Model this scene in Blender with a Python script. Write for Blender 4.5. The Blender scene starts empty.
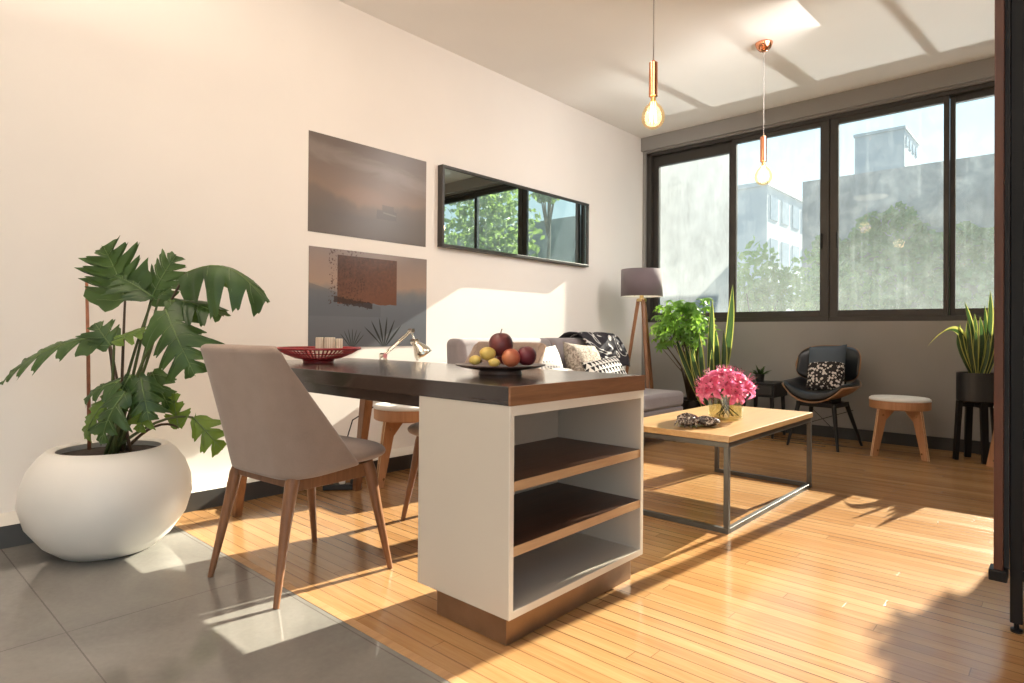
import bpy, bmesh, math, random
from mathutils import Vector, Matrix, noise
random.seed(7)
PI = math.pi
SC = bpy.context.scene
COL = SC.collection
V = Vector

# ------------------------------------------------------------------ render look
SC.view_settings.view_transform = 'Standard'
SC.view_settings.look = 'None'
SC.view_settings.exposure = 0.12
SC.view_settings.gamma = 1.0
SC.view_settings.use_curve_mapping = False
SC.cycles.use_denoising = True
SC.cycles.max_bounces = 10
SC.cycles.diffuse_bounces = 6
SC.cycles.glossy_bounces = 5
SC.cycles.transmission_bounces = 8
SC.cycles.transparent_max_bounces = 16
SC.cycles.caustics_reflective = True
SC.cycles.caustics_refractive = False
SC.cycles.blur_glossy = 0.3
SC.cycles.sample_clamp_indirect = 6.0

# ------------------------------------------------------------------ mesh builder
class MB:
    def __init__(s):
        s.v = []; s.f = []; s.m = []
    def add(s, vs, fs, mat=0):
        o = len(s.v)
        s.v += [tuple(p) for p in vs]
        s.f += [tuple(i + o for i in f) for f in fs]
        s.m += [mat] * len(fs)
        return s
    def hexa(s, p, mat=0):
        return s.add(p, [(0,3,2,1),(4,5,6,7),(0,1,5,4),(1,2,6,5),(2,3,7,6),(3,0,4,7)], mat)
    def box(s, x0, x1, y0, y1, z0, z1, mat=0):
        return s.hexa([(x0,y0,z0),(x1,y0,z0),(x1,y1,z0),(x0,y1,z0),(x0,y0,z1),(x1,y0,z1),(x1,y1,z1),(x0,y1,z1)], mat)
    def bar(s, a, b, w0, w1=None, d0=None, d1=None, mat=0, up=None):
        """square-section bar from a to b; w = full width, d = full depth"""
        a = V(a); b = V(b); w1 = w0 if w1 is None else w1
        d0 = w0 if d0 is None else d0; d1 = d0*w1/w0 if d1 is None else d1
        t = (b-a).normalized()
        u = V(up) if up is not None else (V((1,0,0)) if abs(t.x) < .9 else V((0,1,0)))
        x = (u - t*u.dot(t)).normalized(); y = t.cross(x)
        p = []
        for c, w, d in ((a,w0,d0),(b,w1,d1)):
            p += [c - x*w/2 - y*d/2, c + x*w/2 - y*d/2, c + x*w/2 + y*d/2, c - x*w/2 + y*d/2]
        return s.hexa(p, mat)
    def tube(s, pts, rad, n=8, mat=0, cap=True):
        pts = [V(p) for p in pts]
        if not isinstance(rad, (list, tuple)): rad = [rad]*len(pts)
        vs = []; fs = []
        x = None
        for i, p in enumerate(pts):
            t = (pts[min(i+1, len(pts)-1)] - pts[max(i-1, 0)]).normalized()
            if x is None:
                x = t.orthogonal().normalized()
            else:
                x = (x - t*x.dot(t))
                x = x.normalized() if x.length > 1e-6 else t.orthogonal().normalized()
            y = t.cross(x)
            for k in range(n):
                a = 2*PI*k/n
                vs.append(p + (x*math.cos(a) + y*math.sin(a))*rad[i])
        for i in range(len(pts)-1):
            for k in range(n):
                k2 = (k+1) % n
                fs.append((i*n+k, i*n+k2, (i+1)*n+k2, (i+1)*n+k))
        if cap:
            fs.append(tuple(range(n-1, -1, -1)))
            fs.append(tuple(range((len(pts)-1)*n, len(pts)*n)))
        return s.add(vs, fs, mat)
    def lathe(s, prof, c=(0,0,0), n=40, mat=0, fn=None):
        vs = []; fs = []; rings = []
        for r, z in prof:
            if r < 1e-5:
                rings.append([len(vs)]); vs.append(V((c[0], c[1], c[2]+z)))
            else:
                ring = []
                for k in range(n):
                    a = 2*PI*k/n
                    ring.append(len(vs)); vs.append(V((c[0]+r*math.cos(a), c[1]+r*math.sin(a), c[2]+z)))
                rings.append(ring)
        for A, B in zip(rings, rings[1:]):
            for k in range(n):
                k2 = (k+1) % n
                if len(A) == 1 and len(B) == 1: continue
                if len(A) == 1: fs.append((A[0], B[k2], B[k]))
                elif len(B) == 1: fs.append((A[k], A[k2], B[0]))
                else: fs.append((A[k], A[k2], B[k2], B[k]))
        if fn: vs = [fn(p) for p in vs]
        return s.add(vs, fs, mat)
    def grid(s, fn, nu, nv, mat=0, closeu=False, matfn=None):
        vs = []; o = len(s.v)
        cu = nu if closeu else nu+1
        for j in range(nv+1):
            for i in range(cu):
                vs.append(fn(i/nu, j/nv))
        s.v += [tuple(p) for p in vs]
        for j in range(nv):
            for i in range(nu):
                i2 = (i+1) % cu
                s.f.append((o+j*cu+i, o+j*cu+i2, o+(j+1)*cu+i2, o+(j+1)*cu+i))
                s.m.append(matfn((i+.5)/nu, (j+.5)/nv) if matfn else mat)
        return s
    def blob(s, c, r, n=20, m=12, mat=0, fn=None):
        """ellipsoid, optional per-direction radius factor"""
        prof = []
        vs = []; fs = []
        for j in range(m+1):
            ph = PI*j/m
            for i in range(n):
                a = 2*PI*i/n
                d = V((math.sin(ph)*math.cos(a), math.sin(ph)*math.sin(a), -math.cos(ph)))
                k = fn(d) if fn else 1.0
                vs.append(V((c[0]+d.x*r[0]*k, c[1]+d.y*r[1]*k, c[2]+d.z*r[2]*k)))
        for j in range(m):
            for i in range(n):
                i2 = (i+1) % n
                fs.append((j*n+i, j*n+i2, (j+1)*n+i2, (j+1)*n+i))
        return s.add(vs, fs, mat)
    def build(s, name, mats, parent=None, world=False, smooth=None, bevel=0, bseg=2, sub=0, solid=0, soff=0, loc=None, merge=False):
        me = bpy.data.meshes.new(name)
        off = V((0,0,0))
        if world and parent is not None:
            off = V(parent.location)
            if parent.parent is not None: off = off + V(parent.parent.location)
        if loc is not None: off = V(loc)
        me.from_pydata([tuple(V(p)-off) for p in s.v], [], s.f)
        if not isinstance(mats, (list, tuple)): mats = [mats]
        for m in mats: me.materials.append(m)
        me.polygons.foreach_set('material_index', s.m)
        bm = bmesh.new(); bm.from_mesh(me)
        if merge: bmesh.ops.remove_doubles(bm, verts=bm.verts, dist=1e-5)
        bmesh.ops.recalc_face_normals(bm, faces=bm.faces)
        bm.to_mesh(me); bm.free()
        if smooth is not None:
            me.polygons.foreach_set('use_smooth', [True]*len(me.polygons))
            if smooth < 180: me.set_sharp_from_angle(angle=math.radians(smooth))
        me.update()
        o = bpy.data.objects.new(name, me); COL.objects.link(o)
        if parent is not None: o.parent = parent
        if loc is not None: o.location = loc
        if solid:
            md = o.modifiers.new('solid', 'SOLIDIFY'); md.thickness = solid; md.offset = soff
        if bevel:
            md = o.modifiers.new('bev', 'BEVEL'); md.width = bevel; md.segments = bseg; md.limit_method = 'ANGLE'; md.angle_limit = math.radians(35)
        if sub:
            md = o.modifiers.new('sub', 'SUBSURF'); md.levels = sub; md.render_levels = sub
        return o

def tag(o, label, cat, group=None, kind=None):
    o['label'] = label; o['category'] = cat
    if group: o['group'] = group
    if kind: o['kind'] = kind
    return o
def thing(name, label, cat, loc=(0,0,0), rz=0, group=None, kind=None):
    o = bpy.data.objects.new(name, None); COL.objects.link(o)
    o.empty_display_size = .1
    o.location = loc; o.rotation_euler = (0,0,rz)
    return tag(o, label, cat, group, kind)
def struct(o):
    o['kind'] = 'structure'; return o
def dup(root, loc, rz, label, name=None):
    r = root.copy(); COL.objects.link(r); r.location = loc; r.rotation_euler = (0,0,rz); r['label'] = label
    for ch in list(root.children):
        c = ch.copy(); COL.objects.link(c); c.parent = r
        for g in list(ch.children):
            d = g.copy(); COL.objects.link(d); d.parent = c
    return r
def smooth01(t):
    t = max(0., min(1., t)); return t*t*(3-2*t)
def lerp(a, b, t): return a + (b-a)*t
def sgp(x, p): return math.copysign(abs(x)**p, x)

# ------------------------------------------------------------------ materials
class X:
    """tiny node expression"""
    nt = None
    def __init__(s, sock): s.s = sock
    @staticmethod
    def val(a): return a
    def _m(s, op, b=None, c=None, clamp=False):
        n = X.nt.nodes.new('ShaderNodeMath'); n.operation = op; n.use_clamp = clamp
        X.nt.links.new(s.s, n.inputs[0])
        for i, q in ((1,b),(2,c)):
            if q is None: continue
            if isinstance(q, X): X.nt.links.new(q.s, n.inputs[i])
            else: n.inputs[i].default_value = q
        return X(n.outputs[0])
    def __add__(s, b): return s._m('ADD', b)
    __radd__ = __add__
    def __sub__(s, b): return s._m('SUBTRACT', b)
    def __rsub__(s, b): return (s*-1.0)+b
    def __mul__(s, b): return s._m('MULTIPLY', b)
    __rmul__ = __mul__
    def __truediv__(s, b): return s._m('DIVIDE', b)
    def floor(s): return s._m('FLOOR')
    def fract(s): return s._m('FRACT')
    def abs(s): return s._m('ABSOLUTE')
    def lt(s, b): return s._m('LESS_THAN', b)
    def gt(s, b): return s._m('GREATER_THAN', b)
    def pow(s, b): return s._m('POWER', b)
    def sqrt(s): return s._m('SQRT')
    def sin(s): return s._m('SINE')
    def atan2(s, b): return s._m('ARCTAN2', b)
    def max(s, b): return s._m('MAXIMUM', b)
    def min(s, b): return s._m('MINIMUM', b)
    def clamp(s): return s._m('ADD', 0.0, clamp=True)
    def step(s, a, b):      # smoothstep a..b
        n = X.nt.nodes.new('ShaderNodeMapRange'); n.interpolation_type = 'SMOOTHSTEP'
        X.nt.links.new(s.s, n.inputs[0]); n.inputs[1].default_value = a; n.inputs[2].default_value = b
        return X(n.outputs[0])

class Mat:
    def __init__(s, name, col=(.5,.5,.5), rough=.5, metal=0, spec=.5, **kw):
        s.m = bpy.data.materials.new(name); s.m.use_nodes = True
        s.nt = s.m.node_tree; X.nt = s.nt
        s.b = s.nt.nodes['Principled BSDF']
        s.out = s.nt.nodes['Material Output']
        s.set('Base Color', (*col, 1)); s.set('Roughness', rough); s.set('Metallic', metal); s.set('Specular IOR Level', spec)
        for k, v in kw.items(): s.set(k.replace('_', ' '), v)
    def set(s, k, v):
        if isinstance(v, X): s.nt.links.new(v.s, s.b.inputs[k])
        else: s.b.inputs[k].default_value = v
    def coord(s, kind='Object'):
        n = s.nt.nodes.new('ShaderNodeTexCoord'); return n.outputs[kind]
    def xyz(s, kind='Object'):
        n = s.nt.nodes.new('ShaderNodeSeparateXYZ'); s.nt.links.new(s.coord(kind), n.inputs[0])
        return X(n.outputs[0]), X(n.outputs[1]), X(n.outputs[2])
    def comb(s, x, y, z):
        n = s.nt.nodes.new('ShaderNodeCombineXYZ')
        for i, q in enumerate((x,y,z)):
            if isinstance(q, X): s.nt.links.new(q.s, n.inputs[i])
            else: n.inputs[i].default_value = q
        return X(n.outputs[0])
    def scaled(s, sx, sy, sz, kind='Object'):
        n = s.nt.nodes.new('ShaderNodeMapping'); s.nt.links.new(s.coord(kind), n.inputs[0]); n.inputs['Scale'].default_value = (sx,sy,sz)
        return X(n.outputs[0])
    def noise(s, vec=None, scale=5, detail=3, rough=.5, dist=0):
        n = s.nt.nodes.new('ShaderNodeTexNoise')
        s.nt.links.new(vec.s if vec is not None else s.coord(), n.inputs['Vector'])
        n.inputs['Scale'].default_value = scale; n.inputs['Detail'].default_value = detail
        n.inputs['Roughness'].default_value = rough; n.inputs['Distortion'].default_value = dist
        return X(n.outputs['Fac'])
    def white(s, vec):
        n = s.nt.nodes.new('ShaderNodeTexWhiteNoise'); n.noise_dimensions = '3D'; s.nt.links.new(vec.s, n.inputs['Vector'])
        return X(n.outputs['Value'])
    def voro(s, vec=None, scale=5, feature='F1', out='Distance'):
        n = s.nt.nodes.new('ShaderNodeTexVoronoi'); n.feature = feature
        s.nt.links.new(vec.s if vec is not None else s.coord(), n.inputs['Vector']); n.inputs['Scale'].default_value = scale
        return X(n.outputs[out])
    def ramp(s, fac, stops):
        n = s.nt.nodes.new('ShaderNodeValToRGB'); s.nt.links.new(fac.s, n.inputs[0])
        e = n.color_ramp.elements
        while len(e) < len(stops): e.new(.5)
        for el, (p, c) in zip(e, stops): el.position = p; el.color = (*c, 1)
        return X(n.outputs[0])
    def mix(s, f, a, b):
        n = s.nt.nodes.new('ShaderNodeMix'); n.data_type = 'RGBA'
        for i, q in ((0,f),(6,a),(7,b)):
            if isinstance(q, X): s.nt.links.new(q.s, n.inputs[i])
            elif i == 0: n.inputs[0].default_value = q
            else: n.inputs[i].default_value = (*q, 1)
        return X(n.outputs[2])
    def bump(s, h, strength=.2, dist=.01):
        n = s.nt.nodes.new('ShaderNodeBump'); n.inputs['Strength'].default_value = strength; n.inputs['Distance'].default_value = dist
        s.nt.links.new(h.s, n.inputs['Height']); s.nt.links.new(n.outputs[0], s.b.inputs['Normal'])
    def trans(s, col, w=.4):
        """add translucent share (thin leaves, cloth)"""
        t = s.nt.nodes.new('ShaderNodeBsdfTranslucent'); t.inputs[0].default_value = (*col, 1)
        mx = s.nt.nodes.new('ShaderNodeMixShader'); mx.inputs[0].default_value = w
        s.nt.links.new(s.b.outputs[0], mx.inputs[1]); s.nt.links.new(t.outputs[0], mx.inputs[2])
        s.nt.links.new(mx.outputs[0], s.out.inputs[0])

def plain(name, col, rough=.5, metal=0, spec=.5, var=.12, vscale=6, bump=0, bscale=40, **kw):
    a = Mat(name, col, rough, metal, spec, **kw)
    n = a.noise(scale=vscale, detail=4)
    lo = tuple(c*(1-var) for c in col); hi = tuple(min(1, c*(1+var)) for c in col)
    a.set('Base Color', a.ramp(n, [(.3, lo), (.7, hi)]))
    if bump: a.bump(a.noise(scale=bscale, detail=3), bump, .004)
    return a.m
def wood(name, c0, c1, axis='x', rough=.4, scale=1.0, spec=.5, coat=0):
    a = Mat(name, c0, rough, 0, spec)
    k = {'x': (1.5,22,22), 'y': (22,1.5,22), 'z': (22,22,1.5)}[axis]
    vec = a.scaled(*[q*scale for q in k])
    n = a.noise(vec, 1.6, 5, .6, .6); n2 = a.noise(vec, 6, 3, .6)
    f = (n*.75 + n2*.3)
    a.set('Base Color', a.ramp(f, [(.3, c0), (.68, c1)]))
    a.set('Roughness', n2*.12 + (rough-.06))
    if coat: a.set('Coat Weight', coat); a.set('Coat Roughness', .12)
    a.bump(n2, .05, .002)
    return a.m
def fabric(name, col, rough=.95, weave=420, var=.18):
    a = Mat(name, col, rough, 0, .2, Sheen_Weight=.35, Sheen_Roughness=.5)
    n = a.noise(scale=weave, detail=2); n2 = a.noise(scale=14, detail=3)
    lo = tuple(c*(1-var) for c in col); hi = tuple(min(1, c*(1+var)) for c in col)
    a.set('Base Color', a.ramp(n*.6 + n2*.4, [(.32, lo), (.68, hi)]))
    a.bump(n, .25, .002)
    return a.m

M = {}
M['plaster'] = plain('plaster', (.80,.765,.73), .7, var=.02, vscale=1.5, bump=.03, bscale=60)
M['ceiling'] = plain('ceiling_paint', (.82,.80,.77), .8, var=.02, vscale=1.5)
M['greypaint'] = plain('grey_paint', (.265,.255,.245), .6, var=.04, vscale=2, bump=.03, bscale=60)
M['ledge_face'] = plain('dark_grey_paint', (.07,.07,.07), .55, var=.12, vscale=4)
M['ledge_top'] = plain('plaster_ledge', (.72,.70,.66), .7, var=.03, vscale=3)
M['baseblack'] = plain('black_paint', (.018,.018,.018), .5)
M['frame'] = plain('bronze_aluminium', (.035,.031,.027), .38, var=.1)
M['walnut'] = wood('walnut_z', (.145,.058,.025), (.275,.125,.055), 'z', .42)
M['ply'] = wood('plywood_z', (.32,.15,.07), (.46,.24,.12), 'z', .5)
M['plyedge'] = plain('plywood_edge', (.60,.38,.22), .55, var=.15, vscale=60)
M['dark_top'] = wood('dark_stained_top', (.018,.012,.010), (.048,.031,.025), 'x', .20, .7, coat=.6)
M['top_end'] = wood('brown_end_grain', (.17,.075,.035), (.32,.155,.075), 'y', .42)
M['shelf_top'] = wood('dark_walnut_shelf', (.05,.02,.012), (.12,.05,.026), 'y', .38)
M['shelf_edge'] = wood('pale_shelf_edge', (.42,.25,.13), (.56,.36,.20), 'y', .45)
M['laminate'] = plain('warm_white_laminate', (.64,.575,.49), .32, var=.015, vscale=2)
M['lam_edge'] = plain('white_edge', (.78,.72,.63), .4, var=.02)
M['plinth'] = plain('brushed_bronze_plinth', (.30,.20,.13), .34, metal=.75, var=.15, vscale=9)
M['taupe'] = fabric('taupe_upholstery', (.32,.235,.19), var=.1)
M['sofa'] = fabric('mauve_grey_upholstery', (.235,.205,.215), var=.08)
M['sofa_dark'] = fabric('dark_grey_upholstery', (.16,.145,.16), var=.08)
M['blackmetal'] = plain('black_steel', (.008,.008,.009), .42, spec=.3, var=.1)
M['steel'] = plain('brushed_grey_steel', (.085,.078,.072), .40, metal=.5, var=.12, vscale=12)
M['oak'] = wood('oak_top', (.34,.185,.07), (.47,.285,.125), 'y', .34, .8, coat=.2)
M['oak_edge'] = wood('oak_edge', (.34,.18,.08), (.48,.28,.13), 'y', .45)
M['blackleather'] = plain('black_leather', (.010,.012,.015), .3, var=.25, vscale=9, bump=.08, bscale=160)
M['shellwood'] = wood('shell_walnut', (.20,.10,.05), (.32,.18,.09), 'x', .4)
M['copper'] = plain('polished_copper', (.82,.36,.20), .16, metal=1, var=.05)
M['brasscap'] = plain('dull_brass', (.62,.45,.22), .3, metal=1, var=.05)
M['chrome'] = plain('chrome', (.72,.68,.60), .14, metal=1, var=.05)
M['cordgrey'] = plain('grey_cord', (.32,.30,.28), .7)
M['cordblack'] = plain('black_cord', (.02,.02,.02), .6)
M['potwhite'] = plain('matt_white_pot', (.80,.77,.72), .38, var=.025, vscale=3)
M['potblack'] = plain('black_ceramic_pot', (.013,.012,.012), .35)
M['soil'] = plain('dark_soil', (.028,.018,.012), .95, var=.5, vscale=60, bump=.8, bscale=60)
M['stem'] = plain('green_stem', (.075,.10,.03), .5, var=.2)
M['stemdark'] = plain('brown_stem', (.09,.055,.03), .6, var=.25, vscale=20)
M['cane'] = plain('red_brown_cane', (.32,.12,.06), .6, var=.25, vscale=25)
M['seatwhite'] = fabric('pale_grey_seat', (.68,.68,.67), var=.04)
M['shade'] = fabric('grey_mauve_shade', (.155,.125,.14), var=.05)
M['shade_in'] = plain('white_shade_lining', (.85,.84,.80), .8, var=.01)
M['redlac'] = plain('red_lacquer', (.28,.02,.025), .3, var=.15)
M['plate'] = plain('brown_stoneware', (.10,.06,.05), .35, var=.25, vscale=20)
M['plastic'] = plain('black_plastic', (.02,.02,.02), .35)
M['whiteplastic'] = plain('white_plastic', (.75,.75,.73), .4)
M['darkwood'] = wood('red_brown_door', (.055,.018,.010), (.12,.042,.022), 'z', .35)
M['darkpanel'] = wood('dark_brown_panel', (.03,.012,.009), (.07,.026,.018), 'z', .22)
M['darkglass'] = plain('dark_smoked_glass', (.006,.012,.018), .08)

def leafmat(name, c0, c1, tcol, w=.35, rough=.38, vs=9):
    a = Mat(name, c0, rough, 0, .5)
    a.set('Base Color', a.ramp(a.noise(scale=vs, detail=3), [(.3, c0), (.7, c1)]))
    a.trans(tcol, w); return a.m
M['leaf'] = leafmat('philodendron_leaf', (.022,.058,.018), (.065,.13,.036), (.12,.22,.03), .28)
M['leafpale'] = leafmat('philodendron_young_leaf', (.09,.17,.03), (.16,.26,.05), (.25,.40,.05), .35)
M['vein'] = leafmat('leaf_midrib', (.12,.20,.06), (.18,.26,.09), (.2,.3,.08), .2)
M['bushleaf'] = leafmat('bush_leaf', (.05,.13,.025), (.13,.27,.05), (.42,.70,.09), .45)
M['sansdark'] = leafmat('snake_leaf_green', (.02,.05,.022), (.045,.09,.035), (.08,.16,.04), .2, .4, 25)
M['sansedge'] = leafmat('snake_leaf_margin', (.42,.44,.10), (.55,.55,.16), (.6,.6,.15), .3)
M['ivy'] = leafmat('ivy_leaf', (.055,.135,.04), (.15,.27,.075), (.26,.40,.09), .35)
M['treeleaf'] = leafmat('tree_leaf', (.095,.165,.045), (.17,.27,.075), (.42,.58,.15), .42)
M['petal'] = leafmat('pink_petal', (.58,.03,.13), (.84,.36,.55), (.90,.25,.48), .4, .5, 26)
M['anther'] = plain('dark_anther', (.10,.02,.02), .7)
M['bark'] = plain('bark', (.12,.085,.06), .9, var=.3, vscale=20)

def wood_floor():
    a = Mat('pine_strip_floor', rough=.2)
    x, y, z = a.xyz()
    W = .0565
    yi = (y/W).floor()
    r1 = a.white(a.comb(yi, 3.1, 7.7))
    xs = (x + r1*5.3)/1.65
    xi = xs.floor()
    r2 = a.white(a.comb(yi, xi, 1.3)); r3 = a.white(a.comb(xi, yi, 9.3))
    vec = a.comb(x*1.6 + r2*20, y*30, r2*9)
    g = a.noise(vec, 1.7, 5, .62, .8)
    g2 = a.noise(a.comb(x*5, y*120, r2*5), 1.5, 3, .6)
    big = a.noise(a.comb(x, y, 0), .9, 2)
    f = g*.55 + r2*.22 + g2*.16 + big*.16 - .05
    col = a.ramp(f, [(.20, (.26,.122,.047)), (.42, (.36,.188,.077)), (.62, (.425,.243,.106)), (.85, (.485,.305,.150))])
    fy = (y/W).fract(); ey = ((fy - .5).abs()*2)
    gapw = r3*.06 + .88
    gap = ey.gt(gapw)*(r1*.65 + .2)
    fx = xs.fract()
    gap = gap.max(fx.lt(.0016)*.5)
    col = a.mix(gap.clamp(), col, (.055,.022,.008))
    a.set('Base Color', col)
    a.set('Roughness', g*.08 + r2*.05 + .13)
    a.set('Specular IOR Level', .5)
    h = g2*.12 - gap*.8 + r2*.10
    a.bump(h, .25, .0025)
    return a.m
def tile_floor():
    a = Mat('grey_tile', rough=.12)
    x, y, z = a.xyz()
    ty = (y - .487)/.6; tx = (x - .10)/1.2
    ey = (((ty.fract()) - .5).abs()*2).gt(.9925); ex = (((tx.fract()) - .5).abs()*2).gt(.9965)
    g = ex.max(ey)
    n = a.noise(scale=2.2, detail=6, rough=.6, dist=.8); n2 = a.noise(scale=60, detail=2)
    col = a.ramp(n*.8 + n2*.2, [(.3, (.170,.159,.144)), (.7, (.25,.235,.212))])
    col = a.mix(g*.7, col, (.10,.09,.08))
    a.set('Base Color', col); a.set('Roughness', n*.07 + .045)
    a.bump(g*-1.0, .3, .002)
    return a.m
M['floor'] = wood_floor(); M['tile'] = tile_floor()

def glass_pane():
    a = Mat('dusty_window_glass'); nt = a.nt
    x, y, z = a.xyz()
    streak = a.noise(a.comb(x*26, 0, z*.9), 1.0, 4, .6)
    spots = a.noise(a.comb(x*3, 0, z*3), 2.2, 5, .6)
    fine = a.noise(a.comb(x*60, 0, z*60), 1, 2)
    low = (z*-1.0).step(-.1, .85)
    f = streak.step(.50, .85)*.035 + spots.step(.4, .8)*.03 + low*.035 + fine*.012 + .022
    tr = nt.nodes.new('ShaderNodeBsdfTransparent'); tr.inputs[0].default_value = (.93,.97,.98,1)
    tl = nt.nodes.new('ShaderNodeBsdfTranslucent'); tl.inputs[0].default_value = (.80,.90,.95,1)
    df = nt.nodes.new('ShaderNodeBsdfDiffuse'); df.inputs[0].default_value = (.6,.65,.68,1)
    gl = nt.nodes.new('ShaderNodeBsdfGlossy'); gl.inputs['Roughness'].default_value = .02
    fr = nt.nodes.new('ShaderNodeFresnel'); fr.inputs[0].default_value = 1.18
    m0 = nt.nodes.new('ShaderNodeMixShader'); m0.inputs[0].default_value = .3
    m1 = nt.nodes.new('ShaderNodeMixShader'); m2 = nt.nodes.new('ShaderNodeMixShader')
    nt.links.new(tl.outputs[0], m0.inputs[1]); nt.links.new(df.outputs[0], m0.inputs[2])
    nt.links.new(f.s, m1.inputs[0]); nt.links.new(tr.outputs[0], m1.inputs[1]); nt.links.new(m0.outputs[0], m1.inputs[2])
    nt.links.new(fr.outputs[0], m2.inputs[0]); nt.links.new(m1.outputs[0], m2.inputs[1]); nt.links.new(gl.outputs[0], m2.inputs[2])
    nt.links.new(m2.outputs[0], a.out.inputs[0])
    return a.m
def clear_glass(name, tint, refl=.07, glow=None):
    a = Mat(name); nt = a.nt
    tr = nt.nodes.new('ShaderNodeBsdfTransparent'); tr.inputs[0].default_value = (*tint, 1)
    gl = nt.nodes.new('ShaderNodeBsdfGlossy'); gl.inputs['Roughness'].default_value = .03
    lw = nt.nodes.new('ShaderNodeLayerWeight'); lw.inputs[0].default_value = .22
    X.nt = nt
    f = X(lw.outputs['Facing']).pow(2.5)*.40 + refl
    m2 = nt.nodes.new('ShaderNodeMixShader')
    nt.links.new(f.s, m2.inputs[0]); nt.links.new(tr.outputs[0], m2.inputs[1]); nt.links.new(gl.outputs[0], m2.inputs[2])
    o = m2.outputs[0]
    if glow:
        em = nt.nodes.new('ShaderNodeEmission'); em.inputs[0].default_value = (*glow[0], 1); em.inputs[1].default_value = glow[1]
        ad = nt.nodes.new('ShaderNodeAddShader'); nt.links.new(o, ad.inputs[0]); nt.links.new(em.outputs[0], ad.inputs[1]); o = ad.outputs[0]
    nt.links.new(o, a.out.inputs[0])
    return a.m
M['pane'] = glass_pane()
M['vaseglass'] = clear_glass('clear_vase_glass', (.93,.93,.84), .09)
M['bulbglass'] = clear_glass('amber_bulb_glass', (1.0,.86,.62), .08, ((1,.72,.35), .09))
M['water'] = clear_glass('vase_water', (.96,.94,.82), .02)
def emis(name, col, st):
    a = Mat(name, col); a.set('Emission Color', (*col,1)); a.set('Emission Strength', st); return a.m
M['filament'] = emis('glowing_filament', (1,.72,.35), 6)
def mirror_mat():
    a = Mat('green_tinted_mirror', (.52,.60,.585), .015, 1.0)
    return a.m
M['mirror'] = mirror_mat()

def patterned(name, kind):
    a = Mat(name, rough=.95, spec=.15)
    if kind == 'beige':
        n = a.noise(scale=38, detail=3, dist=2.0)
        a.set('Base Color', a.ramp(n, [(.42,(.17,.14,.115)), (.5,(.31,.265,.22)), (.58,(.42,.37,.32))]))
    elif kind == 'triangles':
        x, y, z = a.xyz()
        u = (x*26).fract(); v = (z*22).fract()
        m = ((u-.5).abs()*2).lt(v*.9)
        a.set('Base Color', a.mix(m, (.80,.79,.76), (.035,.035,.04)))
    elif kind == 'dots':
        x, y, z = a.xyz()
        u = (x*30).fract()-.5; v = (z*24).fract()-.5
        m = ((u*u)+(v*v)).lt(.04)
        a.set('Base Color', a.mix(m, (.82,.81,.78), (.25,.25,.26)))
    elif kind == 'speckle':
        x, y, z = a.xyz()
        d = a.voro(scale=42)
        sp = a.mix(d.lt(.42), (.03,.028,.03), (.62,.58,.55))
        a.set('Base Color', a.mix(z.gt(.03), sp, (.075,.095,.12)))
    elif kind == 'throw':
        x, y, z = a.xyz()
        n = a.noise(scale=3.2, detail=1, dist=1.2)
        m = ((n*6).fract()-.5).abs().lt(.06)
        a.set('Base Color', a.mix(m, (.04,.038,.045), (.62,.60,.58)))
    elif kind == 'ivory':
        x, y, z = a.xyz()
        m = ((x*70+y*70).fract()).lt(.25)
        a.set('Base Color', a.mix(m, (.72,.66,.55), (.42,.33,.22))); a.set('Roughness', .5)
    return a.m
for k in ('beige','triangles','dots','speckle','throw','ivory'): M[k] = patterned('cloth_'+k, k)

def picture_dusk():
    a = Mat('dusk_print', rough=.28, spec=.4)
    x, y, z = a.xyz()
    n = a.noise(a.comb(0, y*2.0, z*7), 1.6, 4, .55, .8)
    base = a.ramp(z + n*.06 + .37, [(0,(.150,.118,.105)), (.22,(.125,.105,.097)), (.36,(.215,.150,.115)), (.55,(.170,.130,.110)), (.78,(.125,.105,.096)), (1,(.105,.085,.078))])
    cl = ((z - .17 + y*.10 + (n-.5)*.16).abs()).step(.075, .0)
    col = a.mix(cl*.55, base, (.26,.225,.205))
    gl = (((y+.06)/.26).pow(2.0) + ((z+.07)/.13).pow(2.0)).step(1.0, .0)
    col = a.mix(gl*.55, col, (.27,.185,.14))
    nb = a.noise(a.comb(0, y*3, 1.7), 2.0, 3)
    hill = (z*-1.0 + (nb-.5)*.16 - .115 + (y.abs()-.12).max(0.0)*.30).step(-.03, .03)
    col = a.mix(hill*.55, col, (.105,.093,.088))
    wob = (a.noise(scale=22)-.5)*.016
    body = ((y-.125).abs()+wob).lt(.085)*((z+.135).abs()+wob).lt(.032)
    cabn = ((y-.135).abs()+wob).lt(.05)*((z+.095).abs()+wob).lt(.03)
    col = a.mix(body.max(cabn)*.5, col, (.062,.062,.06))
    st = ((y-.15).abs().lt(.055))*((z+.125+(y-.15)*.1).abs().lt(.005))
    col = a.mix(st*.45, col, (.26,.235,.215))
    a.set('Base Color', col); return a.m
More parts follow.
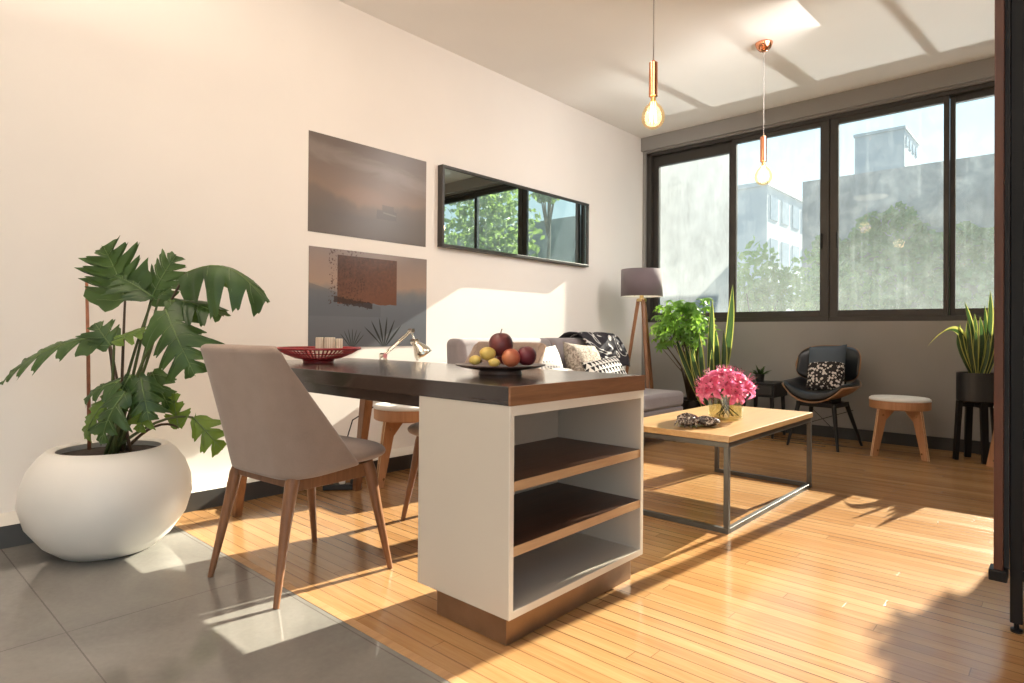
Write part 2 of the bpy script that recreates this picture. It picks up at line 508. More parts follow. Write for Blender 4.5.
def picture_rust():
    a = Mat('rust_print', rough=.22, spec=.5)
    x, y, z = a.xyz()
    n = a.noise(a.comb(0, y*3, z*3), 2, 5, .6)
    base = a.ramp(z + (n-.5)*.10 + .33, [(0,(.11,.115,.13)), (.30,(.14,.155,.18)), (.37,(.18,.18,.19)), (.43,(.33,.235,.185)), (.58,(.27,.205,.18)), (.80,(.19,.185,.20)), (1,(.17,.17,.19))])
    dk = (y.lt(.07))*(z.lt(-.03-(y*.25)))*(z.gt(-.12))
    base = a.mix(dk*.5, base, (.10,.11,.125))
    r = (y.gt(-.275))*(y.lt(.205))*(z.lt(.285))*(z.gt(-.03+(n-.5)*.05))
    sp = a.noise(scale=55, detail=3)
    rc = a.mix(((z+.0)*2.2 + (sp-.5)*1.3 - y*.8).clamp(), (.150,.068,.044), (.060,.034,.027))
    col = a.mix(r, base, rc)
    spl = (a.noise(scale=70, detail=2).gt(.60))*(((y+.20).abs()).lt(.14))*(z.gt(-.05))
    col = a.mix(spl*.75, col, (.06,.03,.022))
    low = ((z+.02+(y+.2)*.12 + (sp-.5)*.05).abs().lt(.02))*(y.lt(0.0))*(y.gt(-.30))
    col = a.mix(low*.85, col, (.035,.022,.02))
    # spiky leaves against the pale water
    for (u0, v0, L, k, ph) in ((.10,-.335,.24,3.2,.15),(-.16,-.335,.15,4.0,.4)):
        du = y - u0; dv = z - v0
        th = du.atan2(dv); rr = (du*du + dv*dv).sqrt()
        spike = ((th*k+ph).fract()-.5).abs()*2
        m = (rr/L + spike*1.15).lt(.93)*(th.abs().lt(.85))
        col = a.mix(m*.92, col, (.022,.026,.022))
    a.set('Base Color', col); return a.m
M['dusk'] = picture_dusk(); M['rust'] = picture_rust()

def stained(name, c0, c1, c2, scale=1.0, rough=.85):
    a = Mat(name, rough=rough)
    v = a.scaled(1,1,.6)
    n = a.noise(v, 1.2*scale, 7, .65, 1.0); n2 = a.noise(v, 9*scale, 4, .6)
    a.set('Base Color', a.ramp(n*.75+n2*.25, [(.3,c0),(.5,c1),(.68,c2)]))
    return a.m
M['outwall'] = stained('weathered_white_render', (.25,.255,.255), (.42,.42,.418), (.50,.50,.497), 1.6)
M['stonewall'] = stained('weathered_grey_render', (.13,.14,.15), (.26,.265,.27), (.42,.42,.415), 1.1)
M['boxwall'] = stained('pale_blue_grey_render', (.25,.30,.34), (.32,.37,.41), (.36,.41,.45), .5)
M['whitebuild'] = stained('pale_building_render', (.33,.37,.40), (.40,.43,.45), (.46,.48,.49), .3)
M['winbuild'] = plain('building_window_glass', (.27,.31,.35), .2)
M['yard'] = plain('concrete_yard', (.40,.40,.39), .9)

# ------------------------------------------------------------------ the room
HC = 3.10; D = 6.1
XR = 4.7; YB = -3.2
def B(name, mat, *boxes, bevel=0):
    m = MB()
    for b in boxes: m.box(*b)
    return struct(m.build(name, mat, bevel=bevel))
B('floor', M['floor'], (-.2, XR, 1.135, D+.1, -.10, 0))
B('floor_tiles', M['tile'], (-.2, XR, YB, 1.105, -.10, 0))
B('trim_1', M['oak_edge'], (.24, XR, 1.105, 1.135, -.08, .001))
B('wall_left', M['plaster'], (-.2, 0, YB, D+.2, 0, HC))
B('ceiling', M['ceiling'], (-.2, XR, YB, D+.2, HC, HC+.15))
B('wall_front', M['plaster'], (-.2, XR+.15, YB-.15, YB, 0, HC))
B('wall_right', M['plaster'], (XR, XR+.15, .8, D+.2, 0, HC))
# window wall: sill wall, header, side piers
WX0, WX1, WZ0, WZ1 = .035, 4.56, 1.05, 2.935
B('wall_back', M['greypaint'], (0, XR, D, D+.2, 0, WZ0), (0, XR, D, D+.2, WZ1, HC), (0, WX0, D, D+.2, WZ0, WZ1), (WX1, XR, D, D+.2, WZ0, WZ1))
B('trim_2', M['greypaint'], (0, XR, D-.045, D, 2.95, HC), bevel=.004)
B('baseboard_back', M['baseblack'], (.26, XR, D-.018, D, 0, .10))
# low plastered ledge running along the left wall
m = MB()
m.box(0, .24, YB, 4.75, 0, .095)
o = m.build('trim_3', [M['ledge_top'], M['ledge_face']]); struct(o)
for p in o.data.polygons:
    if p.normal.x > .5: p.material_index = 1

# window_1: outer frame, four sashes each with a pane
win = bpy.data.objects.new('window_1', None); COL.objects.link(win); win.location = (1.9, D+.09, 2.0); struct(win)
y0, y1 = D+.03, D+.15
m = MB()
m.box(WX0, WX1, y0, y1, WZ1-.035, WZ1); m.box(WX0, WX1, y0, y1, WZ0, WZ0+.045)
m.box(WX0, WX0+.05, y0, y1, WZ0, WZ1); m.box(WX1-.05, WX1, y0, y1, WZ0, WZ1)
m.box(1.908, 1.920, y0-.004, y1, WZ0, WZ1)
m.build('window_frame', M['frame'], win, world=True, bevel=.003)
def sash(xa, xb, ga, gb, za, zb, ya, yb):
    m = MB()
    z0, z1 = WZ0+.045, WZ1-.035
    m.box(xa, ga, ya, yb, z0, z1); m.box(gb, xb, ya, yb, z0, z1)
    m.box(ga, gb, ya, yb, z0, za); m.box(ga, gb, ya, yb, zb, z1)
    s = m.build('sash', M['frame'], win, world=True, bevel=.003)
    g = MB().box(ga, gb, (ya+yb)/2-.003, (ya+yb)/2+.003, za, zb)
    off = win.location
    p = g.build('pane', M['pane'], s, loc=None, world=False)
    for v in p.data.vertices: v.co = v.co - off
    return s
sash(.085, 1.00, .150, .953, 1.152, 2.79, D+.09, D+.14)
sash(1.00, 1.908, 1.047, 1.838, 1.152, 2.855, D+.04, D+.085)
sash(1.92, 2.82, 1.991, 2.783, 1.152, 2.848, D+.04, D+.085)
sash(2.82, 3.72, 2.857, 3.65, 1.152, 2.845, D+.09, D+.14)
sash(3.72, 4.51, 3.79, 4.42, 1.152, 2.845, D+.04, D+.085)
for xx in (1.845, 1.975):
    MB().box(xx, xx+.015, D+.022, D+.04, 1.72, 1.86).build('latch', M['blackmetal'], win, world=True, bevel=.003)

# ------------------------------------------------------------------ pictures and mirror on the left wall
def picture(name, label, ya, yb, za, zb, mat):
    c = V((.012, (ya+yb)/2, (za+zb)/2))
    m = MB(); m.box(-.012, .003, ya, yb, za, zb)
    o = m.build(name, [M['frame'], mat], loc=c)
    for p in o.data.polygons:
        if p.normal.x > .5: p.material_index = 1
    return tag(o, label, 'picture')
picture('picture', 'unframed dusk landscape print with pale clouds, hung above the rust-coloured print', 2.017, 2.975, 1.559, 2.196, M['dusk'])
picture('picture', 'unframed print with a rust-brown rectangle over grey water, behind the red bowl', 2.026, 2.987, .824, 1.467, M['rust'])
mr = thing('wall_mirror', 'long dark-framed horizontal mirror reflecting the window, above the sofa', 'mirror', (0, 4.03, 1.88))
ma, mb_, mza, mzb, mt = 3.090, 4.995, 1.573, 2.193, .056
m = MB(); fw = .022
m.box(0, mt, ma, mb_, mzb-fw, mzb); m.box(0, mt, ma, mb_, mza, mza+fw); m.box(0, mt, ma, ma+fw, mza+fw, mzb-fw); m.box(0, mt, mb_-fw, mb_, mza+fw, mzb-fw)
m.build('mirror_frame', M['frame'], mr, world=True, bevel=.002)
MB().box(0, mt-.012, ma+fw, mb_-fw, mza+fw, mzb-fw).build('mirror_glass', M['mirror'], mr, world=True)

# ------------------------------------------------------------------ island: shelf cabinet + dark table top
cab = thing('shelf_cabinet', 'open white shelf cabinet with two walnut shelves under the dark table top', 'cabinet', (2.16, 1.68, 0))
x0, x1, y0, y1, z0, z1 = 1.952, 2.368, 1.327, 2.083, .088, .7135
tk = .018
side = MB().box(x0, x1-.004, y0, y0+tk, z0, z1).build('side_panel', M['laminate'], cab, world=True, bevel=.001)
MB().box(x0, x1-.004, y1-tk, y1, z0, z1).build('side_panel', M['laminate'], cab, world=True, bevel=.001)
MB().box(x0, x0+tk, y0+tk, y1-tk, z0, z1).build('back_panel', M['laminate'], cab, world=True)
MB().box(x0+tk, x1-.004, y0+tk, y1-tk, z0, z0+.022).build('bottom_panel', M['laminate'], cab, world=True)
MB().box(x0+tk, x1-.004, y0+tk, y1-tk, z1-.03, z1).build('top_panel', M['laminate'], cab, world=True)
m = MB()
m.box(x1-.004, x1, y0, y0+tk, z0, z1); m.box(x1-.004, x1, y1-tk, y1, z0, z1); m.box(x1-.004, x1, y0+tk, y1-tk, z0, z0+.022); m.box(x1-.004, x1, y0+tk, y1-tk, z1-.03, z1)
m.build('edge_banding', M['lam_edge'], cab, world=True)
for zs in (.460, .2685):
    s = MB().box(x0+tk, x1-.006, y0+tk, y1-tk, zs, zs+.029).build('shelf', M['shelf_top'], cab, world=True)
    e = MB().box(x1-.006, x1-.002, y0+tk, y1-tk, zs, zs+.029).build('shelf_edge', M['shelf_edge'], s)
    for v in e.data.vertices: v.co = v.co - cab.location
m = MB(); m.box(2.03, 2.342, 1.345, 2.04, 0, z0)
m.build('plinth', M['plinth'], cab, world=True, bevel=.002)

tt = thing('dining_table', 'dark wooden table top resting on the white shelf cabinet and two slanted legs', 'table', (1.39, 1.68, 0))
MB().box(.40, 2.362, 1.325, 2.088, .7135, .770).build('table_top', M['dark_top'], tt, world=True, bevel=.002)
e = MB().box(2.362, 2.370, 1.325, 2.088, .7135, .770).build('end_board', M['top_end'], tt, world=True)
e['label'] = 'lighter brown end board of the dark table top'
m = MB(); m.box(.50, 1.950, 1.345, 1.375, .672, .7135); m.box(.50, 1.950, 2.06, 2.09, .672, .7135); m.box(.50, .53, 1.375, 2.06, .672, .7135)
m.build('apron', M['dark_top'], tt, world=True)
for yy, s in ((1.385,-1),(2.06,1)):
    MB().bar((.480, yy+.012*s, 0), (.620, yy-.0*s, .7135), .036, .062, .036, .062).build('leg', M['walnut'], tt, world=True, bevel=.004)

# ------------------------------------------------------------------ dining chairs
def make_chair(label):
    t = thing('dining_chair', label, 'chair', (0,0,0), 0, 'taupe upholstered dining chairs')
    # bucket back shell
    def shell(u, v):
        a = (u*2-1); q = abs(a)
        w = lerp(.222, .236, smooth01(v*1.5))
        x = math.copysign(w*math.sin(min(1., q/.74)*PI/2), a)
        y = lerp(-.180, -.285, v) + lerp(.262, .022, v)*(max(0, q-.34)/.66)**1.6 + .018*q*q
        z = lerp(.425 - .018*(1-q**3), .880 - .050*q**6, v)
        return V((x, y, z))
    MB().grid(shell, 28, 18).build('backrest', M['taupe'], t, smooth=180, solid=.040, soff=0, sub=1)
    def seat(u, v):
        a = u*2*PI
        r = math.sin(v*PI)
        cx = sgp(math.cos(a), .55); cy = sgp(math.sin(a), .55)
        rr = r**.35 if r > 0 else 0
        hw = .235
        x = cx*hw*rr; y = .080 + cy*.205*rr
        x *= 1 - .16*max(0., -cy)*rr
        z = .455 - math.cos(v*PI)*.035 + .012*max(0, math.sin(v*PI))*0
        return V((x, y, z))
    MB().grid(seat, 40, 12, closeu=True).build('seat', M['taupe'], t, smooth=180)
    m = MB()
    m.box(-.185, .185, .150, .172, .372, .428); m.box(-.185, .185, -.172, -.150, .378, .422)
    m.box(-.197, -.175, -.165, .165, .368, .422); m.box(.175, .197, -.165, .165, .368, .422)
    m.build('seat_rail', M['walnut'], t, bevel=.004)
    for sx in (-1, 1):
        MB().tube([(sx*.172,-.150,.425),(sx*.182,-.168,.385),(sx*.192,-.195,.26),(sx*.218,-.245,0)], [.026,.0245,.019,.0105], 12).build('leg', M['walnut'], t, smooth=50)
        MB().tube([(sx*.188,.155,.425),(sx*.197,.168,.385),(sx*.212,.188,.26),(sx*.246,.232,0)], [.026,.0245,.019,.0105], 12).build('leg', M['walnut'], t, smooth=50)
    return t
ch = make_chair('taupe upholstered dining chair seen from behind, standing on the tile edge by the table')
ch.location = (1.372, 1.228, 0); ch.rotation_euler = (0,0,math.radians(5))
dup(ch, (1.372, 2.140, 0), math.radians(180), 'taupe upholstered dining chair on the far side of the table, in front of the sofa')

# ------------------------------------------------------------------ coffee table
ct = thing('coffee_table', 'low oak coffee table on a grey steel box frame', 'table', (2.09, 3.415, 0))
cx0, cx1, cy0, cy1 = 1.785, 2.402, 2.795, 4.035
MB().box(cx0, cx1, cy0, cy1, .425, .455).build('table_top', M['oak'], ct, world=True, bevel=.002)
m = MB(); b = .024
X0, X1, Y0, Y1 = cx0+.004, cx1-.004, cy0+.004, cy1-.004
for zz in (0, .399):
    m.box(X0, X1, Y0, Y0+b, zz, zz+b); m.box(X0, X1, Y1-b, Y1, zz, zz+b)
    if zz: m.box(X0, X0+b, Y0+b, Y1-b, zz, zz+b)
    m.box(X1-b, X1, Y0+b, Y1-b, zz, zz+b)
m.build('frame', M['steel'], ct, world=True, bevel=.0015)
for xx in (X0, X1-b):
    for yy in (Y0, Y1-b):
        MB().box(xx, xx+b, yy, yy+b, b, .399).build('leg', M['steel'], ct, world=True, bevel=.0015)

# vase and lilies
vx, vy, vz = 2.135, 3.375, .455
vase = thing('glass_vase', 'round clear glass vase holding the pink flowers on the coffee table', 'vase', (vx, vy, vz))
R = .094; H = .135
MB().lathe([(0,0),(R-.006,0),(R,.006),(R,H),(R-.005,H),(R-.005,.014),(0,.014)], n=40).build('vase_body', M['vaseglass'], vase, smooth=40)
MB().lathe([(0,.0145),(R-.006,.0145),(R-.006,.075),(0,.075)], n=40).build('water', M['water'], vase, smooth=40)
bq = thing('flower_bouquet', 'bunch of pink lilies with curled petals standing in the glass vase', 'flowers', (vx, vy, vz))
rnd = random.Random(3)
def flower(c, axis, size):
    m = MB(); axis = V(axis).normalized()
    ux = axis.orthogonal().normalized(); uy = axis.cross(ux)
    ph = rnd.random()*PI
    for k in range(6):
        a = ph + k*PI/3 + rnd.uniform(-.12,.12)
        out = ux*math.cos(a) + uy*math.sin(a); sd = axis.cross(out)
        wv = rnd.uniform(-.15,.15)
        def pet(u, v, out=out, sd=sd, wv=wv):
            w = size*.20*math.sin(PI*min(1, v*.93+.07))**.8*(1-.2*v)
            s = (u-.5)*2
            curl = v*v
            p = V(c) + axis*size*(.05+.62*v-.75*v*v*v) + out*size*(.04+.92*v-.18*v**4) + sd*w*s + axis*(abs(s)**2*w*.5) + sd*wv*size*v*v
            p += sd*size*.03*math.sin(v*9+s)
            return p
        m.grid(pet, 4, 8, 0)
    for k in range(5):
        a = ph + k*1.257
        out = ux*math.cos(a) + uy*math.sin(a)
        m.tube([V(c), V(c)+axis*size*.35+out*size*.10, V(c)+axis*size*.7+out*size*.22], [.0012,.0012,.001], 4, 0)
        m.blob(V(c)+axis*size*.72+out*size*.23, (.004,.004,.003), 6, 4, 1)
    m.build('flower', [M['petal'], M['anther']], bq, world=True, smooth=180)
nfl = 21
for i in range(nfl):
    ph = i*2.39996; q = (i+.5)/nfl
    el = math.acos(1-q*1.12)
    d = V((math.sin(el)*math.cos(ph), math.sin(el)*math.sin(ph), math.cos(el)))
    c = V((vx, vy, vz+.155)) + V((d.x*.118, d.y*.118, d.z*.085))*rnd.uniform(.85,1.08)
    flower(c, V((d.x, d.y, d.z*1.1+.25)), rnd.uniform(.082,.105))
for i in range(3):
    flower(V((vx-.03+i*.03, vy+.02-.02*i, vz+.245)), V((.2*(i-1),.1,1)), .075)
for i in range(11):
    a = i*2.4; r0 = rnd.uniform(.03,.075)
    MB().tube([(vx+r0*math.cos(a+2.2), vy+r0*math.sin(a+2.2), vz+.018), (vx+.03*math.cos(a), vy+.03*math.sin(a), vz+.09), (vx+.06*math.cos(a), vy+.06*math.sin(a), vz+.18)], [.0032,.003,.0025], 6).build('stem', M['stem'], bq, world=True, smooth=180)

# small ornament
orn = thing('carved_ornament', 'small dark carved ornament with pale glinting ridges beside the vase on the coffee table', 'ornament', (2.145, 2.975, .455))
def rough_blob(sd):
    def f(d):
        p = d*1.7 + V((sd, sd*.7, 0))
        return 1 + .22*noise.noise(p) + .12*noise.noise(p*2.7)
    return f
a = Mat('carved_dark_stone', rough=.25)
a.set('Base Color', a.ramp(a.noise(scale=55, detail=4, dist=1.5), [(.40,(.03,.02,.018)),(.52,(.11,.07,.055)),(.60,(.52,.45,.40))])); a.bump(a.noise(scale=70, detail=3), .8, .006)
M['stone'] = a.m
m = MB(); m.blob((-.025,-.03,.034), (.056,.050,.034), 20, 12, 0, rough_blob(1.0)); m.build('ornament_body', M['stone'], orn, smooth=35)
m = MB(); m.blob((.045,.045,.026), (.062,.050,.026), 20, 12, 0, rough_blob(5.0)); m.build('ornament_head', M['stone'], orn, smooth=35)
m = MB()
for k in range(5):
    a0 = -.9 + k*.42
    m.tube([(-.03+.075*math.cos(a0-1.2), -.03+.07*math.sin(a0-1.2), .004), (-.03+.062*math.cos(a0-1.1), -.03+.06*math.sin(a0-1.1), .032), (-.02+.03*math.cos(a0-1), -.02+.03*math.sin(a0-1), .058)], [.003,.004,.002], 8)
m.build('ridge', M['stone'], orn, smooth=60)

# ------------------------------------------------------------------ on the dining table
bx, by, bz = .720, 1.676, .770
bowl = thing('wire_bowl', 'wide shallow red slatted bowl at the left end of the dark table', 'bowl', (bx, by, bz))
BR = .208
def bp(r): return .008 + .062*(r/BR)**2.3
m = MB(); m.lathe([(0,.004),(.075,.004),(.078,.009),(.075,.014),(0,.012)], n=48); m.lathe([(.068,0),(.074,.0),(.074,.006),(.068,.006)], n=48)
m.build('bowl_base', M['redlac'], bowl, smooth=40)
m = MB()
m.tube([(BR*math.cos(2*PI*k/64), BR*math.sin(2*PI*k/64), bp(BR)) for k in range(65)], .006, 8, cap=False)
m.build('rim', M['redlac'], bowl, smooth=180)
m = MB()
for rr in (.115, .165):
    m.tube([(rr*math.cos(2*PI*k/64), rr*math.sin(2*PI*k/64), bp(rr)) for k in range(65)], .0035, 6, cap=False)
m.build('ring', M['redlac'], bowl, smooth=180)
m = MB()
for k in range(60):
    a = 2*PI*k/60; c_, s_ = math.cos(a), math.sin(a)
    pts = []
    for i in range(6):
        r = lerp(.072, BR, i/5); pts.append((r*c_, r*s_, bp(r)))
    for p, q in zip(pts, pts[1:]): m.bar(p, q, .0075, .0075, .003, .003, up=(-s_, c_, 0))
m.build('slats', M['redlac'], bowl)
for so, ao, cr_, ht, lab in ((-.008,.045,.021,.098,'slim ivory striped candle in the red bowl, the one farthest from the silver lamp'), (.044,.045,.028,.098,'ivory striped candle in the red bowl, the thickest one between two slimmer ones'), (.093,.045,.018,.092,'ivory striped candle in the red bowl, the slim one nearest the silver lamp')):
    c = V((bx, by, bz+.028)) + V((.7405,.672,0))*so + V((-.672,.7405,0))*ao
    o = MB().lathe([(0,0),(cr_,0),(cr_,ht-.003),(cr_-.003,ht),(0,ht-.002)], n=24).build('candle', M['ivory'], smooth=40, loc=(0,0,0)); o.location = c
    tag(o, lab, 'candle', 'ivory candles in the red bowl')

px_, py_, pz_ = 1.955, 1.722, .770
plate = thing('fruit_plate', 'brown footed stoneware plate of fruit near the corner of the dark table', 'plate', (px_, py_, pz_))
MB().lathe([(0,0),(.082,0),(.084,.004),(.080,.014),(.150,.026),(.172,.033),(.173,.037),(.150,.034),(.085,.022),(0,.020)], n=56).build('plate_body', M['plate'], plate, smooth=50)
def fruitmat(name, c0, c1, sc=8):
    a = Mat(name, rough=.32)
    n = a.noise(scale=sc, detail=4)
    a.set('Base Color', a.ramp(n, [(.35,c0),(.65,c1)])); return a.m
M['mango'] = fruitmat('dark_red_skin', (.07,.012,.02), (.20,.045,.04), 14)
M['peach'] = fruitmat('peach_skin', (.38,.05,.035), (.62,.22,.10), 12)
M['plum'] = fruitmat('plum_skin', (.09,.012,.022), (.20,.03,.04), 12)
M['banana'] = fruitmat('yellow_skin', (.60,.40,.08), (.75,.58,.16), 20)
# right direction across the view and away direction on the table
rt = V((.7405,.672,0)); aw = V((-.672,.7405,0))
def fruit(name, label, cat, s, w, z, r, mat, stem=True, squash=1.0, dimple=.12, grp=None):
    c = V((px_, py_, pz_)) + rt*s + aw*w + V((0,0,z))
    t = thing(name, label, cat, c, 0, grp)
    def f(d):
        return 1 - dimple*max(0, d.z)**8 - dimple*.6*max(0, -d.z)**10 + .02*math.sin(3*math.atan2(d.y, d.x))
    m = MB(); m.blob((0,0,0), (r, r, r*squash), 28, 18, 0, f); m.build('fruit_body', mat, t, smooth=180)
    if stem:
        m = MB(); m.tube([(0,0,r*squash*.82),(.002,0,r*squash*1.0),(.005,.002,r*squash*1.22)], [.0025,.002,.0022], 6); m.build('stem', M['stemdark'], t, smooth=180)
    return t
fruit('apple', 'large dark red fruit with a stalk on top of the fruit pile', 'fruit', .000, .012, .112, .047, M['mango'], True, 1.06)
fruit('peach', 'red-orange peach at the middle front of the fruit plate', 'fruit', .040, -.02, .063, .036, M['peach'], False, 1.0, .05)
fruit('plum', 'dark plum-red fruit at the right of the fruit plate', 'fruit', .100, .025, .069, .039, M['plum'], False, 1.0, .06)
fruit('apple', 'dark red fruit hidden behind the peach, under the topmost fruit', 'fruit', .02, .075, .066, .037, M['plum'], False, 1.0, .08)
def banana(label, s, w, z, L, r, yaw, grp='yellow fruit on the plate'):
    c = V((px_, py_, pz_)) + rt*s + aw*w + V((0,0,z))
    t = thing('mango', label, 'fruit', c, yaw, grp)
    pts = []; rad = []
    for i in range(11):
        q = i/10; a = (q-.5)*1.1
        pts.append((L*math.sin(a)*.95, 0, L*.9*(math.cos(a)-1)*.55)); rad.append(r*(.22+.78*math.sin(PI*min(1,max(0,q*.9+.05)))**.55))
    m = MB(); m.tube(pts, rad, 10); m.build('fruit_body', M['banana'], t, smooth=60)
    m = MB(); m.blob(pts[-1], (r*.34,)*3, 8, 6); m.build('tip', M['stemdark'], t, smooth=180)
yw = math.atan2(rt.y, rt.x)
banana('largest yellow speckled oval fruit, leaning on the pile left of the peach', -.048, -.035, .078, .056, .026, yw+.35)
banana('small yellow oval fruit alone at the left rim of the plate', -.096, -.005, .052, .044, .019, yw-.3)
banana('short yellow oval fruit at the front rim, below the largest yellow one', -.022, -.080, .047, .040, .016, yw+.1)

# ------------------------------------------------------------------ plywood stools
def make_stool(label):
    t = thing('plywood_stool', label, 'stool', (0,0,0), 0, 'round plywood stools')
    Rz = .225
    MB().lathe([(0,.360),(Rz-.010,.360),(Rz-.003,.366),(Rz-.003,.424),(0,.424)], n=48).build('seat_base', M['ply'], t, smooth=40)
    MB().lathe([(0,.424),(Rz-.002,.424),(Rz,.428),(Rz-.002,.438),(Rz-.014,.447),(Rz-.06,.451),(0,.453)], n=48).build('seat_pad', M['seatwhite'], t, smooth=180)
    for k in range(4):
        a = PI/4 + k*PI/2
        c_, s_ = math.cos(a), math.sin(a)
        rad = V((c_, s_, 0)); tan = V((-s_, c_, 0))
        # splayed panel: broad at the top, narrow at the floor, two plies with a dark gap
        m = MB()
        for off in (-.012, .003):
            def P(r, z, w): return rad*r + tan*(off + w) + V((0,0,z))
            q = [(.045,.36),(.212,.36),(.224,.30),(.280,0),(.226,0),(.145,.275)]
            vs = [P(r, z, 0) for r, z in q] + [P(r, z, .009) for r, z in q]
            n = len(q)
            m.add(vs, [tuple(range(n-1,-1,-1)), tuple(range(n, 2*n))], 0)
            m.add(vs, [(i, (i+1)%n, n+(i+1)%n, n+i) for i in range(n)], 1)
        lg = m.build('leg', [M['ply'], M['plyedge']], t)
        for zz, r in ((.315,.175),(.045,.228)):
            c = rad*r + V((0,0,zz))
            MB().tube([c - tan*.0145, c + tan*.0145], .008, 10).build('bolt', M['chrome'], lg)
    return t
st = make_stool('round pale-topped plywood stool between the black armchair and the snake plant')
st.scale = (.93,.93,1); st.location = (2.575, 5.60, 0); st.rotation_euler = (0,0,math.radians(10))
dup(st, (3.37, 5.50, 0), math.radians(30), 'round plywood stool half hidden behind the dark cabinet door at right')
s3 = dup(st, (.50, 2.44, 0), math.radians(52), 'round plywood stool behind the dining table, holding the silver lamp')
s3.scale = (.98, .98, 1.075)

# silver desk lamp on that stool
lx, ly, lz = .52, 2.40, .486
dl = thing('desk_lamp', 'silver jointed desk lamp standing on the stool behind the dark table', 'lamp', (lx, ly, lz))
MB().lathe([(0,0),(.075,0),(.078,.006),(.070,.018),(.018,.028),(.012,.05),(0,.05)], n=32).build('lamp_base', M['chrome'], dl, smooth=40)
el = V((.50,2.238,.783)); tp = V((.50,2.449,.935)); nk = V((.52,2.462,.865))
b0 = V((lx, ly, lz+.045))
m = MB(); off = V((.012,0,0))
m.tube([b0-off, el-off], .0045, 8); m.tube([b0+off, el+off], .0045, 8); m.build('lower_arm', M['chrome'], dl, world=True, smooth=60)
m = MB(); m.tube([el-off, tp-off], .0045, 8); m.tube([el+off, tp+off], .0055, 8); m.tube([el.lerp(tp,.2), el.lerp(tp,.55)], .011, 8); m.build('upper_arm', M['chrome'], dl, world=True, smooth=60)
m = MB()
for c, r in ((el,.016),(tp,.013),(nk,.02)):
    m.tube([c-V((.02,0,0)), c+V((.02,0,0))], r, 14)
m.tube([tp, tp+V((0,.015,-.03)), nk], .006, 8)
m.tube([el, el+V((0,-.022,-.012)), el+V((0,-.02,-.03))], .006, 8)
m.build('joint', M['chrome'], dl, world=True, smooth=50)
ax = V((.35,.45,-.82)).normalized(); ux = ax.orthogonal().normalized(); uy = ax.cross(ux)
m = MB()
def head(u, v):
    a = 2*PI*u; s = v
    r = lerp(.020, .055, smooth01(s*1.2))
    return nk + ax*(s*.105) + (ux*math.cos(a) + uy*math.sin(a))*r
m.grid(head, 24, 8, closeu=True)
m.build('lamp_head', M['chrome'], dl, smooth=180, world=True, solid=.003)
# cord and power strip on the floor
m = MB(); m.tube([(.45,2.36,.492),(.36,2.27,.46),(.285,2.17,.38),(.262,2.13,.22),(.262,2.12,.06),(.30,2.10,.006),(.36,2.06,.006)], .004, 6)
m.build('power_cord', M['cordblack'], dl, world=True, smooth=180)
ps = thing('power_strip', 'black power strip with plugs on the floor beyond the dining chair', 'power strip', (.40, 2.03, 0), math.radians(50))
MB().box(-.11,.11,-.028,.028,0,.032).build('strip_body', M['plastic'], ps, bevel=.006)
for k in range(3):
    MB().box(-.085+k*.065,-.05+k*.065,-.018,.018,.032,.068).build('plug', M['whiteplastic'] if k == 1 else M['plastic'], ps, bevel=.006)

# ------------------------------------------------------------------ white planter with philodendron
pc = V((.545, .800, 0))
pl = thing('potted_philodendron', 'large lobed-leaf plant in a round white pot on the grey tiles', 'plant', pc)
prof = [(0,.0),(.15,.0),(.175,.006),(.235,.055),(.290,.135),(.314,.220),(.308,.290),(.285,.355),(.250,.405),(.222,.430),(.216,.4325),(.196,.430),(.19,.424),(.20,.405),(.21,.38)]
MB().lathe(prof, n=72).build('pot', M['potwhite'], pl, smooth=60)
MB().lathe([(0,.402),(.12,.405),(.203,.400)], n=40).build('soil', M['soil'], pl, smooth=180)
MB().tube([(.40,.760,.40),(.388,.755,.80),(.376,.748,1.15)], [.0075,.0075,.006], 8).build('support_cane', M['cane'], pl, world=True, smooth=180)

